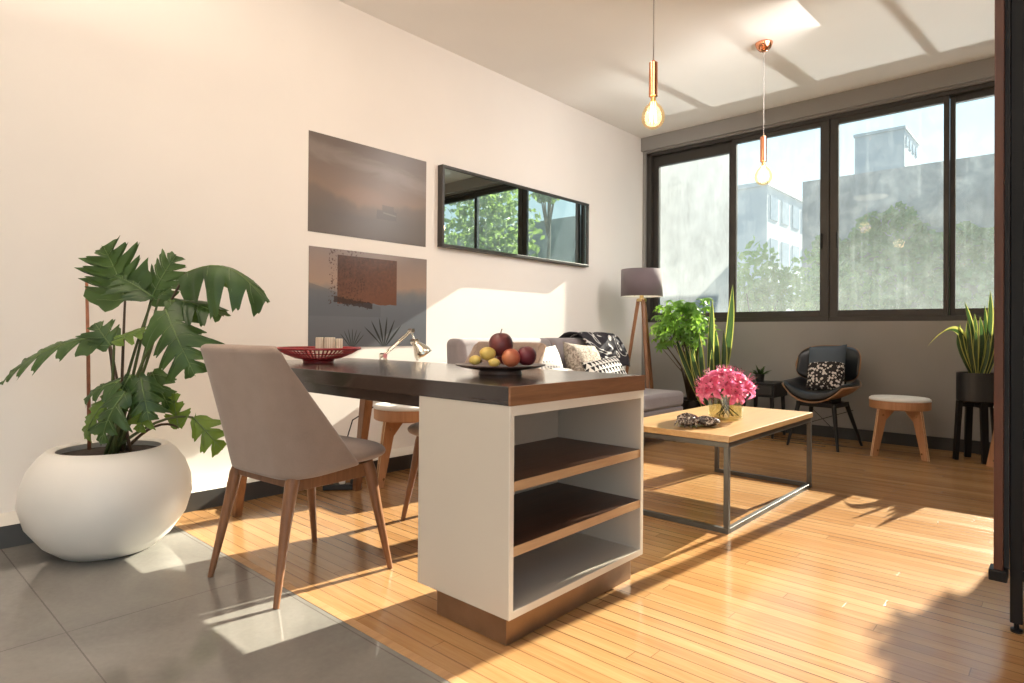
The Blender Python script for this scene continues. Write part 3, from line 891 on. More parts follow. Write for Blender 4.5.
def lobed_leaf(base, tip, width, nlobes, nrm, sag=.1, fold=.25, seed=0, sweep=.5, lobe=.72, droop=.3):
    """deeply lobed blade along a curved midrib; returns MB (slot 0 blade, slot 1 midrib)"""
    rd = random.Random(seed)
    base = V(base); tip = V(tip); ax = tip-base; L = ax.length; ax.normalize()
    n = V(nrm); n = (n - ax*n.dot(ax)).normalized(); sd = ax.cross(n)
    m = MB(); NT = nlobes*12; NS = 6
    ph = [rd.uniform(-.12,.12) for _ in range(2)]
    amp = [[rd.uniform(.66,1.22) for _ in range(nlobes+2)] for _ in range(2)]
    def rib(t): return base + ax*(L*t) + n*(sag*L*math.sin(PI*t)) - n*(0)
    rows = []
    for side in (-1, 1):
        kk = 0 if side < 0 else 1
        vs = []
        for i in range(NT+1):
            t = i/NT
            env = (math.sin(PI*min(1, t*.92+.10))**.62)*(1.0-.28*t)
            tt = t*nlobes + ph[kk]
            li = int(max(0, min(nlobes, math.floor(tt))))
            sc = abs(math.sin(PI*tt))
            wl = ((1-lobe) + lobe*sc**.75)*(1 + .10*math.sin(tt*PI*6+side))
            w = width*.5*env*wl*amp[kk][li]
            if t > .97: w *= (1-t)/.03
            for j in range(NS+1):
                s = j/NS
                off = sweep*w*s*s*(1.0 if t > .12 else -.9+1.9*t/.12)
                wave = .035*width*math.sin(tt*PI*2+1.3)*s*s
                p = rib(t) + sd*(side*w*s) + ax*off + n*(fold*w*s - droop*w*s*s*1.6 + wave)
                vs.append(p)
        fs = []
        for i in range(NT):
            for j in range(NS):
                q = (i*(NS+1)+j, i*(NS+1)+j+1, (i+1)*(NS+1)+j+1, (i+1)*(NS+1)+j)
                fs.append(q if side > 0 else q[::-1])
        m.add(vs, fs, 0)
        # side veins to the lobe tips
        for l in range(nlobes):
            t = (l+.5-ph[kk])/nlobes
            i = int(max(0, min(NT, round(t*NT)))); i0 = max(0, i-4)
            pts = [V(vs[lerp_i*(NS+1)+jj]) + n*.0012 for lerp_i, jj in ((i0,0),((i0+i)//2,2),(i,4))]
            m.tube(pts, [.0016,.0012,.0006], 4, 1)
    m.tube([rib(i/10)+n*.0008 for i in range(11)], [.004*(1-.75*i/10) for i in range(11)], 6, 1)
    return m
CAM = V((3.575, 0, .93))
toC = V((.67,-.74,0)); UP = V((0,0,1)); RT = V((.7405,.672,0))
LEAVES = [ # base, tip, width, lobes, normal, sag, fold, mat, droop
 ((.594,.836,1.052),(.510,.775,1.285),.40,5, toC*.75-UP*.35+RT*.1, -.06,.10,'leaf',.05),
 ((.675,.910,1.055),(.745,.985,1.250),.30,5, toC*.8+UP*.2-RT*.2, .04,.2,'leaf',.15),
 ((.690,.915,1.065),(.560,.800,1.160),.22,4, toC*.5+UP*.8, .05,.2,'leaf',.2),
 ((.850,.985,1.165),(1.125,1.205,1.040),.30,4, toC*.45+UP*.8, .26,-.2,'leaf',.5),
 ((.860,.905,1.010),(1.000,.970,.745),.30,5, toC*.85+UP*.35+RT*.2, .10,.1,'leaf',.25),
 ((.800,.935,1.050),(.985,1.085,.985),.26,4, toC*.4+UP*.8, .08,.1,'leaf',.3),
 ((.560,.780,.905),(.235,.475,.690),.23,6, toC*.55+UP*.8-RT*.1, .10,.1,'leaf',.15),
 ((.720,.930,1.075),(.850,1.050,1.185),.20,4, toC*.5+UP*.7, .05,.1,'leaf',.2),
 ((.640,.785,.885),(.735,.868,.915),.17,3, toC*.5+UP*.7, .04,.15,'leafpale',.2),
 ((.610,.780,.860),(.560,.735,.955),.16,3, toC*.6+UP*.5, .04,.15,'leaf',.2),
 ((.724,.784,.690),(.630,.690,.485),.19,4, toC*.8+UP*.5, .12,.1,'leafpale',.2),
 ((.790,.785,.680),(.770,.710,.475),.17,4, toC*.8+UP*.4, .12,.1,'leaf',.2),
 ((.720,.784,.720),(.610,.690,.640),.16,3, toC*.6+UP*.7, .08,.1,'leaf',.2),
 ((.700,.830,.740),(.660,.790,.580),.20,4, toC*.7+UP*.3-RT*.2, .08,.1,'leaf',.2),
 ((.760,.850,.730),(.830,.860,.560),.18,4, toC*.7+UP*.3+RT*.3, .08,.1,'leaf',.2),
 ((.690,.850,.740),(.720,.860,.600),.20,4, toC*.9+UP*.2, .08,.1,'leaf',.2),
 ((.598,.941,.744),(.668,1.000,.575),.15,3, toC*.7+UP*.3, .06,.1,'leaf',.2),
 ((.720,1.070,.545),(.800,1.165,.400),.19,3, toC*.7+UP*.5, .08,.1,'leafpale',.2),
 ((.692,1.021,.502),(.670,1.005,.655),.13,3, toC*.9, .04,.1,'leafpale',.1),
 ((.800,.871,.637),(.780,.840,.510),.13,3, toC*.9+UP*.2, .06,.1,'leafpale',.1),
]
sc_ = V((.585,.815,.41))
for i, (b, t, w, nl, nrm, sag, fold, mat, droop) in enumerate(LEAVES):
    b = V(b); t = V(t)
    lf = lobed_leaf(b, t, w, nl, nrm, sag, fold, i+11, .62, .80, droop).build('leaf', [M[mat], M['vein']], pl, world=True, smooth=180)
    root = sc_ + V((rnd.uniform(-.05,.06), rnd.uniform(-.05,.05), 0))
    mid = root.lerp(b, .55) + V((rnd.uniform(-.015,.015), rnd.uniform(-.015,.015), .07 if b.z > .6 else .10))
    pts = []
    for k in range(9):
        q = k/8; pts.append(root*(1-q)**2 + mid*2*q*(1-q) + b*q*q)
    st_ = MB().tube(pts, [lerp(.0075,.0045,k/8) for k in range(9)], 7).build('leaf_stalk', M['stem'] if i % 3 else M['stemdark'], lf, smooth=180)
    for v in st_.data.vertices: v.co = v.co - pc

# ------------------------------------------------------------------ sofa with cushions
sf = thing('sofa', 'long mauve-grey sofa standing along the left wall below the mirror', 'sofa', (.66, 3.95, 0))
sy0, sy1 = 2.90, 5.03
def puff(x0, x1, y0, y1, z0, z1, r, n=5):
    return MB().box(x0, x1, y0, y1, z0, z1)
MB().box(.02, .30, sy0+.03, 4.80, .125, .70).build('back_frame', M['sofa'], sf, world=True, bevel=.03, bseg=3, smooth=40)
puff(.30, 1.05, sy0+.16, sy1, .12, .30, .02).build('base', M['sofa'], sf, world=True, bevel=.02, bseg=3)
ys = [sy0+.17, 3.80, sy1-.002]
for a_, b_ in zip(ys, ys[1:]):
    puff(.50, 1.06, a_+.003, b_-.003, .30, .430, .05).build('seat_cushion', M['sofa'], sf, world=True, bevel=.035, bseg=4, smooth=40)
ys = [sy0+.02, 3.95, 4.84]
for a_, b_ in zip(ys, ys[1:]):
    m = MB(); m.hexa([(.30,a_+.003,.28),(.56,a_+.003,.28),(.56,b_-.003,.28),(.30,b_-.003,.28),(.27,a_+.003,.885),(.44,a_+.003,.885),(.44,b_-.003,.885),(.27,b_-.003,.885)])
    m.build('back_cushion', M['sofa'], sf, world=True, bevel=.05, bseg=5, smooth=40)
m = MB(); m.hexa([(.28,sy0-.06,.12),(1.04,sy0-.06,.12),(1.04,sy0+.10,.12),(.28,sy0+.10,.12),(.28,sy0-.06,.60),(.98,sy0-.06,.60),(.98,sy0+.10,.60),(.28,sy0+.10,.60)])
m.build('armrest', M['sofa'], sf, world=True, bevel=.05, bseg=5, smooth=40)
for xx in (.36, 1.0):
    for yy in (sy0+.12, sy1-.07):
        MB().tube([(xx,yy,0),(xx,yy,.122)], [.013,.018], 10).build('leg', M['blackmetal'], sf, world=True, smooth=60)

def cushion(name, label, c, w, h, d, mat, yaw, tilt, roll=0, puffy=1.0, cat='cushion', grp='cushions on the sofa', names='cushion_cover'):
    """pillow: face in local XZ, thickness along local Y"""
    m = MB()
    def pil(side):
        def f(u, v):
            x = (u-.5)*2; z = (v-.5)*2
            e = (1-abs(x)**3.2)*(1-abs(z)**3.2)
            th = d*.5*max(0, e)**.55*puffy
            pin = 1-.06*(1-abs(z)**2)*abs(x)**2; pin2 = 1-.06*(1-abs(x)**2)*abs(z)**2
            return V((x*w/2*pin, side*th, z*h/2*pin2))
        return f
    m.grid(pil(1), 20, 20); m.grid(pil(-1), 20, 20)
    o = m.build(name, mat, smooth=180, merge=True)
    o.location = c
    o.rotation_euler = (tilt, roll, yaw)
    return tag(o, label, cat, grp)
# yaw so that local x runs along the sofa (+Y) and the face looks to +X
yz = math.radians(90)
cushion('cushion', 'beige mottled square cushion propped against the sofa back', (.655, 4.115, .635), .50, .44, .17, M['beige'], yz+.10, math.radians(-20), math.radians(4))
cushion('cushion', 'white cushion with black triangle print in front of the beige cushion', (.835, 4.165, .585), .44, .32, .14, M['triangles'], yz-.08, math.radians(-32), math.radians(-6))
cushion('cushion', 'white cushion with grey dots beside the far dining chair back', (.640, 3.62, .630), .40, .42, .15, M['dots'], yz, math.radians(-20), 0)
cushion('cushion', 'small white dotted cushion lying in front of the sofa back, left of the beige cushion', (.80, 3.66, .560), .36, .26, .13, M['dots'], yz+.1, math.radians(-38), math.radians(5))
# throw folded over the far end of the sofa back
m = MB()
def throw(u, v):
    y = lerp(4.30, 4.875, u)
    path = [(.595,.60),(.575,.70),(.53,.80),(.475,.885),(.42,.913),(.35,.916),(.29,.905),(.24,.875),(.16,.825)]
    q = v*(len(path)-1); i = min(len(path)-2, int(q)); f = q-i
    x = lerp(path[i][0], path[i+1][0], f); z = lerp(path[i][1], path[i+1][1], f)
    z += .012*math.sin(u*17+v*3)*.6; x += .006*math.sin(u*23+v*5)
    if v < .35: z -= .03*math.sin(u*5)*(1-v/.35)
    return V((x, y + .012*math.sin(v*9), z+.004))
m.grid(throw, 30, 28)
o = m.build('throw_blanket', M['throw'], smooth=180, solid=.012, soff=1)
tag(o, 'dark throw with white line pattern draped over the far end of the sofa back', 'blanket')

# ------------------------------------------------------------------ tripod floor lamp
fl = thing('tripod_floor_lamp', 'tripod floor lamp with walnut legs and grey-mauve drum shade in the corner', 'lamp', (.475, 5.285, 0))
MB().lathe([(.200,1.285),(.196,1.545)], n=48).build('lamp_shade', M['shade'], fl, smooth=180, solid=.003)
m = MB(); m.lathe([(.197,1.286),(.193,1.544)], n=48); sl = m.build('shade_lining', M['shade_in'], fl, smooth=180)
MB().lathe([(0,1.235),(.045,1.235),(.048,1.245),(.048,1.262),(.02,1.27),(.016,1.34),(0,1.34)], n=24).build('hub', M['brasscap'], fl, smooth=40)
m = MB(); m.blob((0,0,1.40), (.035,.035,.05), 16, 10); m.build('bulb', M['whiteplastic'], fl, smooth=180)
m = MB()
for k in range(3):
    a = k*2*PI/3+.4; m.tube([(0,0,1.335),(.192*math.cos(a),.192*math.sin(a),1.30)], .0022, 6)
m.build('shade_spider', M['brasscap'], fl)
for a in (-30, 90, 210):
    a = math.radians(a-8); c_, s_ = math.cos(a), math.sin(a)
    MB().bar((.225*c_,.225*s_,0), (.030*c_,.030*s_,1.262), .026, .032, .026, .032, up=(-s_,c_,0)).build('leg', M['walnut'], fl, bevel=.004)

# ------------------------------------------------------------------ corner plants
bu = thing('potted_umbrella_tree', 'bushy bright green plant behind the tripod lamp in the window corner', 'plant', (.86, 5.60, 0))
MB().lathe([(0,0),(.13,0),(.165,.27),(.17,.30),(.155,.30),(.15,.275),(0,.27)], n=36).build('pot', M['potblack'], bu, smooth=40)
rb = random.Random(21)
m = MB()
def palmate(m, c, axis, size, k=6):
    axis = V(axis).normalized(); ux = axis.orthogonal().normalized(); uy = axis.cross(ux); ph = rb.random()*6
    for i in range(k):
        a = ph + i*2*PI/k
        out = ux*math.cos(a)+uy*math.sin(a); sd = axis.cross(out)
        def lf(u, v):
            w = size*.20*math.sin(PI*min(1,v*.9+.08)); s = (u-.5)*2
            return V(c) + out*size*v + axis*size*(.18*v-.5*v*v) + sd*w*s + axis*abs(s)*w*.3
        m.grid(lf, 2, 4)
stems = []
for i in range(270):
    th = rb.uniform(0, 2*PI); ph_ = math.acos(rb.uniform(-.9,1))
    r = rb.uniform(.45,1.05)
    c = V((math.sin(ph_)*math.cos(th)*.31*r-.015, math.sin(ph_)*math.sin(th)*.25*r-.15, 1.02+math.cos(ph_)*.255*r))
    c += V((-.07,-.07,0))*(1 if c.z < 1.0 else 0)*.4
    bump_ = noise.noise(c*6)*.09
    c += V((bump_, bump_, bump_))
    palmate(m, c, (c.x*1.2+rb.uniform(-.3,.3), c.y*1.2-.05+rb.uniform(-.3,.3), (c.z-.85)*1.3+.35), rb.uniform(.05,.075), rb.choice((5,6,7)))
    stems.append(c)
m.build('foliage', M['bushleaf'], bu, smooth=180)
m = MB()
for c in stems[::5]:
    m.tube([(c.x*.12, c.y*.12, .27), (c.x*.35, c.y*.35, .27+(c.z-.27)*.55), c], [.006,.0045,.002], 6)
m.build('stem', M['stemdark'], bu, smooth=180)

def snake_leaf(base, tip, w, bend, twist, margin=.24):
    base = V(base); tip = V(tip); ax = (tip-base).normalized(); L = (tip-base).length
    sd = V((math.cos(twist), math.sin(twist), 0)); sd = (sd - ax*sd.dot(ax)).normalized(); n = sd.cross(ax)
    bend = V(bend)
    m = MB()
    def f(u, v):
        s = (u-.5)*2
        ww = w*.5*(.55+.45*math.sin(PI*min(1, v*.75+.15)))*(1 if v < .72 else max(.03, math.cos((v-.72)/.28*PI/2))**.8)
        p = base + ax*L*v + bend*math.sin(PI*v*.5)**2*0 + bend*(math.sin(PI*v))
        tw = .5*v
        d = sd*math.cos(tw) + n*math.sin(tw); nn = sd.cross(ax)
        return p + d*ww*s + nn*(s*s*ww*.55)
    m.grid(f, 8, 22, matfn=lambda u, v: 1 if (u < margin*.5 or u > 1-margin*.5) else 0)
    return m
sn = thing('potted_snake_plant', 'tall dark snake plant beside the bushy plant, its longest leaf crossing the window frame', 'plant', (1.13, 5.44, 0), 0)
MB().lathe([(0,0),(.105,0),(.125,.22),(.13,.24),(.118,.24),(.114,.215),(0,.21)], n=32).build('pot', M['potblack'], sn, smooth=40)
for (b, t, w, bend, tw) in (
    ((1.15,5.43,.21),(1.285,5.500,1.375),.075,(.03,.02,0),.3), ((1.11,5.42,.21),(1.150,5.370,1.245),.060,(-.01,0,0),.9),
    ((1.08,5.41,.21),(.985,5.300,1.00),.06,(-.03,-.02,0),.2), ((1.10,5.39,.21),(1.06,5.30,.93),.055,(0,-.03,0),1.2), ((1.14,5.46,.21),(1.10,5.50,1.05),.06,(.02,.02,0),.6),
    ((1.17,5.44,.21),(1.235,5.42,.96),.055,(.03,-.01,0),1.0), ((1.09,5.44,.21),(.90,5.33,.86),.05,(-.03,0,.02),.4), ((1.12,5.41,.21),(1.02,5.20,.82),.05,(-.01,-.03,.02),.8),
    ((1.07,5.43,.21),(.83,5.27,.93),.05,(-.02,-.02,.03),.5), ((1.15,5.40,.21),(1.19,5.28,.80),.05,(.01,-.03,0),.1), ((1.06,5.45,.21),(.94,5.42,1.06),.055,(-.03,0,0),.3)):
    snake_leaf(b, t, w, bend, tw, .16).build('leaf', [M['sansdark'], M['sansedge']], sn, world=True, smooth=180)

s2 = thing('potted_snake_plant', 'yellow-edged snake plant in a black pot on a black wooden stand by the window', 'plant', (3.04, 5.755, 0))
s2.scale = (.90,.90,1)
MB().lathe([(0,.44),(.130,.44),(.137,.448),(.137,.655),(.127,.655),(.125,.63),(0,.63)], n=44).build('pot', M['potblack'], s2, smooth=40)
m = MB()
for k in range(2):
    a = k*PI/2 + .5; c_, s_ = math.cos(a), math.sin(a)
    m.bar((-.118*c_,-.118*s_,.415), (.118*c_,.118*s_,.415), .03, .03, .05, .05, up=(0,0,1))
m.build('stand_cross', M['blackmetal'], s2, bevel=.003)
for k in range(4):
    a = k*PI/2 + .5; c_, s_ = math.cos(a), math.sin(a)
    MB().bar((.150*c_,.150*s_,0), (.122*c_,.122*s_,.44), .046, .052, .03, .034, up=(-s_,c_,0)).build('stand_leg', M['blackmetal'], s2, bevel=.003)
for (b, t, w, bend, tw) in (
    ((.03,.0,.63),(.085,.065,1.265),.044,(.02,.01,0),.5), ((-.005,.0,.63),(-.075,-.045,1.185),.040,(.015,.01,0),.9), ((.01,.02,.63),(.02,.03,1.075),.042,(.02,.0,0),.3),
    ((.05,.0,.63),(.115,.065,1.12),.042,(.02,0,0),1.2), ((-.03,.0,.63),(-.105,-.10,1.02),.040,(-.02,-.01,0),.7), ((.0,-.03,.63),(.0,-.03,.985),.038,(0,-.02,0),.2),
    ((.04,.03,.63),(.07,.10,1.03),.038,(.02,.02,0),.6), ((-.03,-.03,.63),(-.115,-.13,.94),.036,(-.03,-.02,.03),1.0), ((.02,.04,.63),(.05,.05,1.16),.040,(.01,.01,0),1.1), ((-.04,.02,.63),(-.06,.02,1.06),.040,(-.01,.0,0),.4), ((.06,.02,.63),(.135,.10,1.02),.040,(.02,.01,0),.8), ((.0,.05,.63),(-.02,.09,1.10),.038,(0,.01,0),.2), ((-.01,-.04,.63),(-.05,-.09,1.05),.040,(-.01,-.01,0),.6),
    ((.03,-.03,.63),(.08,-.02,.95),.036,(.02,-.02,0),.0)):
    snake_leaf(b, t, w, bend, tw, .34).build('leaf', [M['sansdark'], M['sansedge']], s2, smooth=180)
# one leaf bent over to the left
m = MB()
def bentleaf(u, v):
    P = [V((-.02,-.01,.63)), V((-.05,-.04,.90)), V((-.11,-.10,1.12)), V((-.30,-.28,.845))]
    q = v; p = P[0]*(1-q)**3 + P[1]*3*q*(1-q)**2 + P[2]*3*q*q*(1-q) + P[3]*q**3
    s = (u-.5)*2; w = .034*(1 if v < .7 else max(.05, math.cos((v-.7)/.3*PI/2)))
    return p + V((.68,-.60,.42)).normalized()*w*s + V((0,0,1))*s*s*w*.4
m.grid(bentleaf, 8, 24, matfn=lambda u, v: 1 if (u < .2 or u > .8) else 0)
m.build('leaf', [M['sansdark'], M['sansedge']], s2, smooth=180)

# black side table with a small plant
sd = thing('side_table', 'small black box side table against the window wall, left of the armchair', 'table', (1.46, 5.79, 0))
m = MB(); m.box(-.155,.155,-.17,.17,.475,.490); m.box(-.155,-.14,-.17,.17,.365,.475); m.box(.14,.155,-.17,.17,.365,.475); m.box(-.14,.14,-.17,.17,.365,.38); m.box(-.14,.14,.155,.17,.38,.475)
m.build('table_box', M['blackmetal'], sd, bevel=.003)
MB().box(-.135,.135,-.172,-.158,.384,.471).build('drawer_front', M['plastic'], sd, bevel=.003)
for sx in (-1,1):
    for sy in (-1,1):
        MB().bar((sx*.135,sy*.15,0),(sx*.125,sy*.14,.366),.02,.03).build('leg', M['blackmetal'], sd, bevel=.002)
MB().box(-.135,.135,-.14,.14,.20,.215).build('lower_shelf', M['shelf_top'], sd)
sp = thing('small_potted_plant', 'tiny dark spiky plant in a dark pot on the black side table', 'plant', (1.42, 5.80, .490))
MB().lathe([(0,0),(.034,0),(.042,.07),(.038,.072),(.036,.06),(0,.058)], n=24).build('pot', M['potblack'], sp, smooth=40)
m = MB()
for k in range(34):
    a = rb.uniform(0, 2*PI); e = rb.uniform(.3,1.2); L = rb.uniform(.06,.12)
    d = V((math.cos(a)*math.cos(e), math.sin(a)*math.cos(e), math.sin(e)))
    m.tube([(0,0,.055), d*L*.6+V((0,0,.06)), d*L+V((0,0,.05))], [.004,.005,.0008], 5)
m.build('foliage', M['leaf'], sp, smooth=180)

# ------------------------------------------------------------------ black armchair
ac = thing('shell_armchair', 'black leather and plywood shell chair holding a cushion, under the window', 'chair', (2.02, 5.60, 0), math.radians(-6))
ac.scale = (.93, .95, 1)
# local: faces -y, x to the right
def seatpan(u, v):
    a = (u-.5)*2; b = (v-.5)*2
    # square to rounded footprint
    x = a*math.sqrt(1-.38*b*b); y = b*math.sqrt(1-.30*a*a)
    z = .395 + .125*abs(a)**2.3 + .035*max(0, b)**2 - .012*max(0,-b)**3
    return V((x*.315, -.045 + y*.235, z))
MB().grid(seatpan, 24, 18).build('seat_shell', M['shellwood'], ac, smooth=180, solid=.009, soff=1)
def seatpad(u, v):
    p = seatpan(.02+u*.96, .02+v*.96); e = (1-abs(2*u-1)**6)*(1-abs(2*v-1)**6)
    return p + V((0,0,.014+.036*e**.5))
MB().grid(seatpad, 24, 18).build('seat_pad', M['blackleather'], ac, smooth=180, solid=.032, soff=0)
def backsh(u, v):
    a = (u-.5)*2
    # rounded rectangle in (width,height), wrapped on an arc
    hh = .15*math.sqrt(max(.01, 1-abs(a)**3.4))
    z = .675 + (2*v-1)*hh + .012*(1-a*a)
    x = .285*math.sin(a*1.15)/math.sin(1.15)
    y = .205 - .20*(1-math.cos(a*1.15)) + (z-.675)*.32
    return V((x, y, z))
MB().grid(backsh, 28, 12).build('back_shell', M['shellwood'], ac, smooth=180, solid=.009, soff=1)
def backpad(u, v):
    a = .03+u*.94; p = backsh(a, .03+v*.94); e = (1-abs(2*u-1)**6)*(1-abs(2*v-1)**6)
    t = (a-.5)*2*1.15
    return p + V((-math.sin(t)*.6, -math.cos(t), 0))*(.010+.020*e**.5)
MB().grid(backpad, 28, 12).build('back_pad', M['blackleather'], ac, smooth=180, solid=.016, soff=0)
for sx in (-1,1): MB().tube([(sx*.10,.14,.42),(sx*.10,.235,.47),(sx*.10,.245,.60)], .011, 8).build('back_support', M['blackmetal'], ac, smooth=180)
m = MB(); m.box(-.17,.17,-.16,.14,.335,.372); m.box(-.12,.12,-.12,.10,.372,.405); m.build('under_frame', M['blackmetal'], ac, bevel=.004)
for sx in (-1,1):
    MB().tube([(sx*.150,-.145,.36),(sx*.215,-.225,0)], [.021,.011], 10).build('leg', M['blackmetal'], ac, smooth=60)
    MB().tube([(sx*.150,.125,.36),(sx*.235,.255,0)], [.021,.011], 10).build('leg', M['blackmetal'], ac, smooth=60)
m = MB(); m.tube([(-.19,-.19,.15),(.19,.18,.30)], .003, 6); m.tube([(.19,-.19,.15),(-.19,.18,.30)], .003, 6); m.build('brace_wire', M['blackmetal'], ac)
o = cushion('cushion', 'blue-grey cushion with a black and white speckled lower half on the black armchair', (2.045, 5.600, .650), .31, .40, .15, M['speckle'], math.radians(-8), math.radians(-20), math.radians(-5), grp=None)

# ------------------------------------------------------------------ pendant lamps
def make_pendant(label):
    t = thing('pendant_lamp', label, 'lamp', (0,0,HC), 0, 'copper pendant lamps')
    MB().lathe([(0,0),(.062,0),(.062,-.008),(.050,-.038),(.030,-.058),(.012,-.066),(0,-.066)], n=36).build('ceiling_rose', M['copper'], t, smooth=40)
    MB().tube([(0,0,-.06),(0,0,-.70)], .0035, 8).build('cord', M['cordgrey'], t, smooth=180)
    MB().lathe([(0,-.690),(.008,-.690),(.012,-.700),(.0235,-.702),(.0235,-.885),(.020,-.887),(0,-.887)], n=32).build('socket_tube', M['copper'], t, smooth=40)
    b = MB().lathe([(.013,-.885),(.014,-.905),(.022,-.922),(.045,-.945),(.059,-.975),(.0625,-1.0),(.059,-1.022),(.045,-1.045),(.022,-1.058),(0,-1.062)], n=36).build('bulb', M['bulbglass'], t, smooth=180)
    m = MB()
    for k in range(6):
        a = k*PI/3; m.tube([(.012*math.cos(a),.012*math.sin(a),-.915),(.020*math.cos(a+.4),.020*math.sin(a+.4),-1.03)], .0018, 5)
    m.build('filament', M['filament'], b)
    MB().lathe([(0,-.885),(.0125,-.885),(.0125,-.915),(0,-.918)], n=16).build('bulb_cap', M['brasscap'], b, smooth=40)
    return t
pd = make_pendant('copper pendant lamp with round amber bulb, hanging in front of the window panes')
pd.location = (1.865, 4.660, HC)
dup(pd, (1.890, 2.985, HC), 0, 'copper pendant lamp with round amber bulb, nearer one with its ceiling rose out of view')

# ------------------------------------------------------------------ dark cabinet with sliding wooden door (right edge)
rc = thing('display_cabinet', 'tall black steel cabinet with a red-brown sliding door, at the right edge', 'cabinet', (3.75, 2.75, 0))
cxa, cxb, cya, cyb = 3.437, 4.10, 2.49, 2.95
m = MB(); b = .032
for xx in (cxa, cxb-b):
    for yy in (cya, cyb-b): m.box(xx, xx+b, yy, yy+b, .03, 2.95)
for zz in (.165, .575, .93, 1.45, 2.2, 2.92):
    m.box(cxa+b, cxb-b, cya, cya+b, zz, zz+b); m.box(cxa+b, cxb-b, cyb-b, cyb, zz, zz+b); m.box(cxa, cxa+b, cya+b, cyb-b, zz, zz+b); m.box(cxb-b, cxb, cya+b, cyb-b, zz, zz+b)
m.build('steel_frame', M['blackmetal'], rc, world=True, bevel=.002)
for xx in (cxa+.016, cxb-.016):
    for yy in (cya+.016, cyb-.016):
        MB().lathe([(0,0),(.016,0),(.016,.010),(.007,.012),(.007,.031),(0,.031)], (xx,yy,0), n=16).build('foot', M['blackmetal'], rc, world=True, smooth=40)
MB().box(cxa+b, cxb-b, cya+.012, cya+.024, .197, .575).build('lower_panel', M['darkpanel'], rc, world=True)
MB().box(cxa+b, cxb-b, cya+.012, cya+.024, .607, .93).build('middle_panel', M['darkglass'], rc, world=True)
MB().box(cxa+b, cxb-b, cya+.012, cya+.024, .962, 2.92).build('upper_panel', M['darkglass'], rc, world=True)
MB().box(cxa+.05, cxa+.14, cya-.012, cya+.012, .765, .778).build('handle', M['chrome'], rc, world=True, bevel=.002)
MB().box(cxa+.052, cxb-b, cya+.003, cya+.012, .94, 1.42).build('inset_panel', M['darkpanel'], rc, world=True)
MB().box(cxa+b, cxb-b, cyb-.02, cyb-.01, .197, 2.92).build('back_panel', M['blackmetal'], rc, world=True)
dr = MB().box(3.400, 3.424, 2.44, 2.95, .20, 3.0).build('sliding_door', M['darkwood'], rc, world=True, bevel=.002)
for ya in (2.43, 2.885): MB().box(3.388, 3.434, ya, ya+.07, .168, .202).build('door_shoe', M['blackmetal'], rc, world=True, bevel=.003)
m = MB(); m.box(3.424, 3.4365, 2.475, 2.488, .20, 2.95); m.build('brush_seal', M['cordblack'], rc, world=True)

# ------------------------------------------------------------------ outside the window
def ext(name, label, cat, m, mat, **k): return tag(m.build(name, mat, **k), label, cat)
B('ground', M['yard'], (-30, 30, D+.2, 45, -1.3, -1.2))
ow = MB().box(-.32, -.02, D+.25, 8.62, -1.2, 5.2)
o = ow.build('garden_wall', M['outwall']); tag(o, 'tall weathered white wall just outside the left window pane', 'wall')
o = MB().box(-.13, 11, 12.0, 12.3, -1.2, 3.73).build('boundary_wall', M['stonewall']); tag(o, 'long stained grey wall across the yard, half covered with ivy', 'wall')
rh = thing('rooftop_room', 'pale box-shaped rooftop room rising above the grey wall', 'building', (1.04, 13.05, 3.0))
MB().box(.655, 1.42, 12.32, 13.62, -1.2, 4.46).build('wall_block', M['boxwall'], rh, world=True)
MB().box(.635, 1.44, 12.30, 13.64, 4.46, 4.51).build('roof_slab', M['boxwall'], rh, world=True)
for k in range(4): MB().box(1.42, 1.43, 12.45+k*.28, 12.60+k*.28, 4.20, 4.36).build('vent', M['winbuild'], rh, world=True)
o = MB().box(1.44, 2.2, 12.8, 13.6, -1.2, 3.90).build('roof_parapet', M['boxwall']); tag(o, 'low pale block beside the rooftop room on the grey wall', 'building')
wb = thing('apartment_building', 'distant pale apartment building with rows of windows, left of the grey wall', 'building', (-5.4, 20, 0))
MB().box(-8.5, -2.95, 18, 24, -1.2, 5.18).build('wall_block', M['whitebuild'], wb, world=True)
MB().box(-8.55, -2.90, 17.95, 24.05, 5.18, 5.30).build('roof_slab', M['whitebuild'], wb, world=True)
for r in range(4):
    for k in range(6):
        MB().box(-2.96, -2.93, 18.25+k*.95, 18.85+k*.95, 4.25-r*1.25, 4.95-r*1.25).build('window', M['winbuild'], wb, world=True)

ri = random.Random(9)
def leafquad(m, c, n, s):
    n = V(n).normalized(); u = n.orthogonal().normalized(); u = (Matrix.Rotation(ri.uniform(0,6.28), 3, n) @ u); v = n.cross(u)
    c = V(c); m.add([c-u*s*.5, c+v*s*.35+n*s*.08, c+u*s*.6, c-v*s*.35+n*s*.08], [(0,1,2,3)])
m = MB()
for i in range(5200):
    x = ri.uniform(.1, 5.0)
    top = 2.3 + .55*smooth01((x-.2)/1.2) + .30*math.sin(x*1.7+.4) + .18*noise.noise(V((x*2.3,0,0)))*2 - .5*smooth01((x-2.9)/1.0)
    z = .3 + (top-.3)*ri.random()**.75
    d = .15 + .30*max(0, noise.noise(V((x*2.2, z*2.2, 3)))+.25)*ri.random()
    leafquad(m, (x, 12.0-d, z), (ri.uniform(-.7,.7), -1, ri.uniform(-.2,.9)), ri.uniform(.09,.17))
o = m.build('ivy', M['ivy']); tag(o, 'dense green ivy climbing the stained grey wall across the yard', 'ivy', kind='stuff')
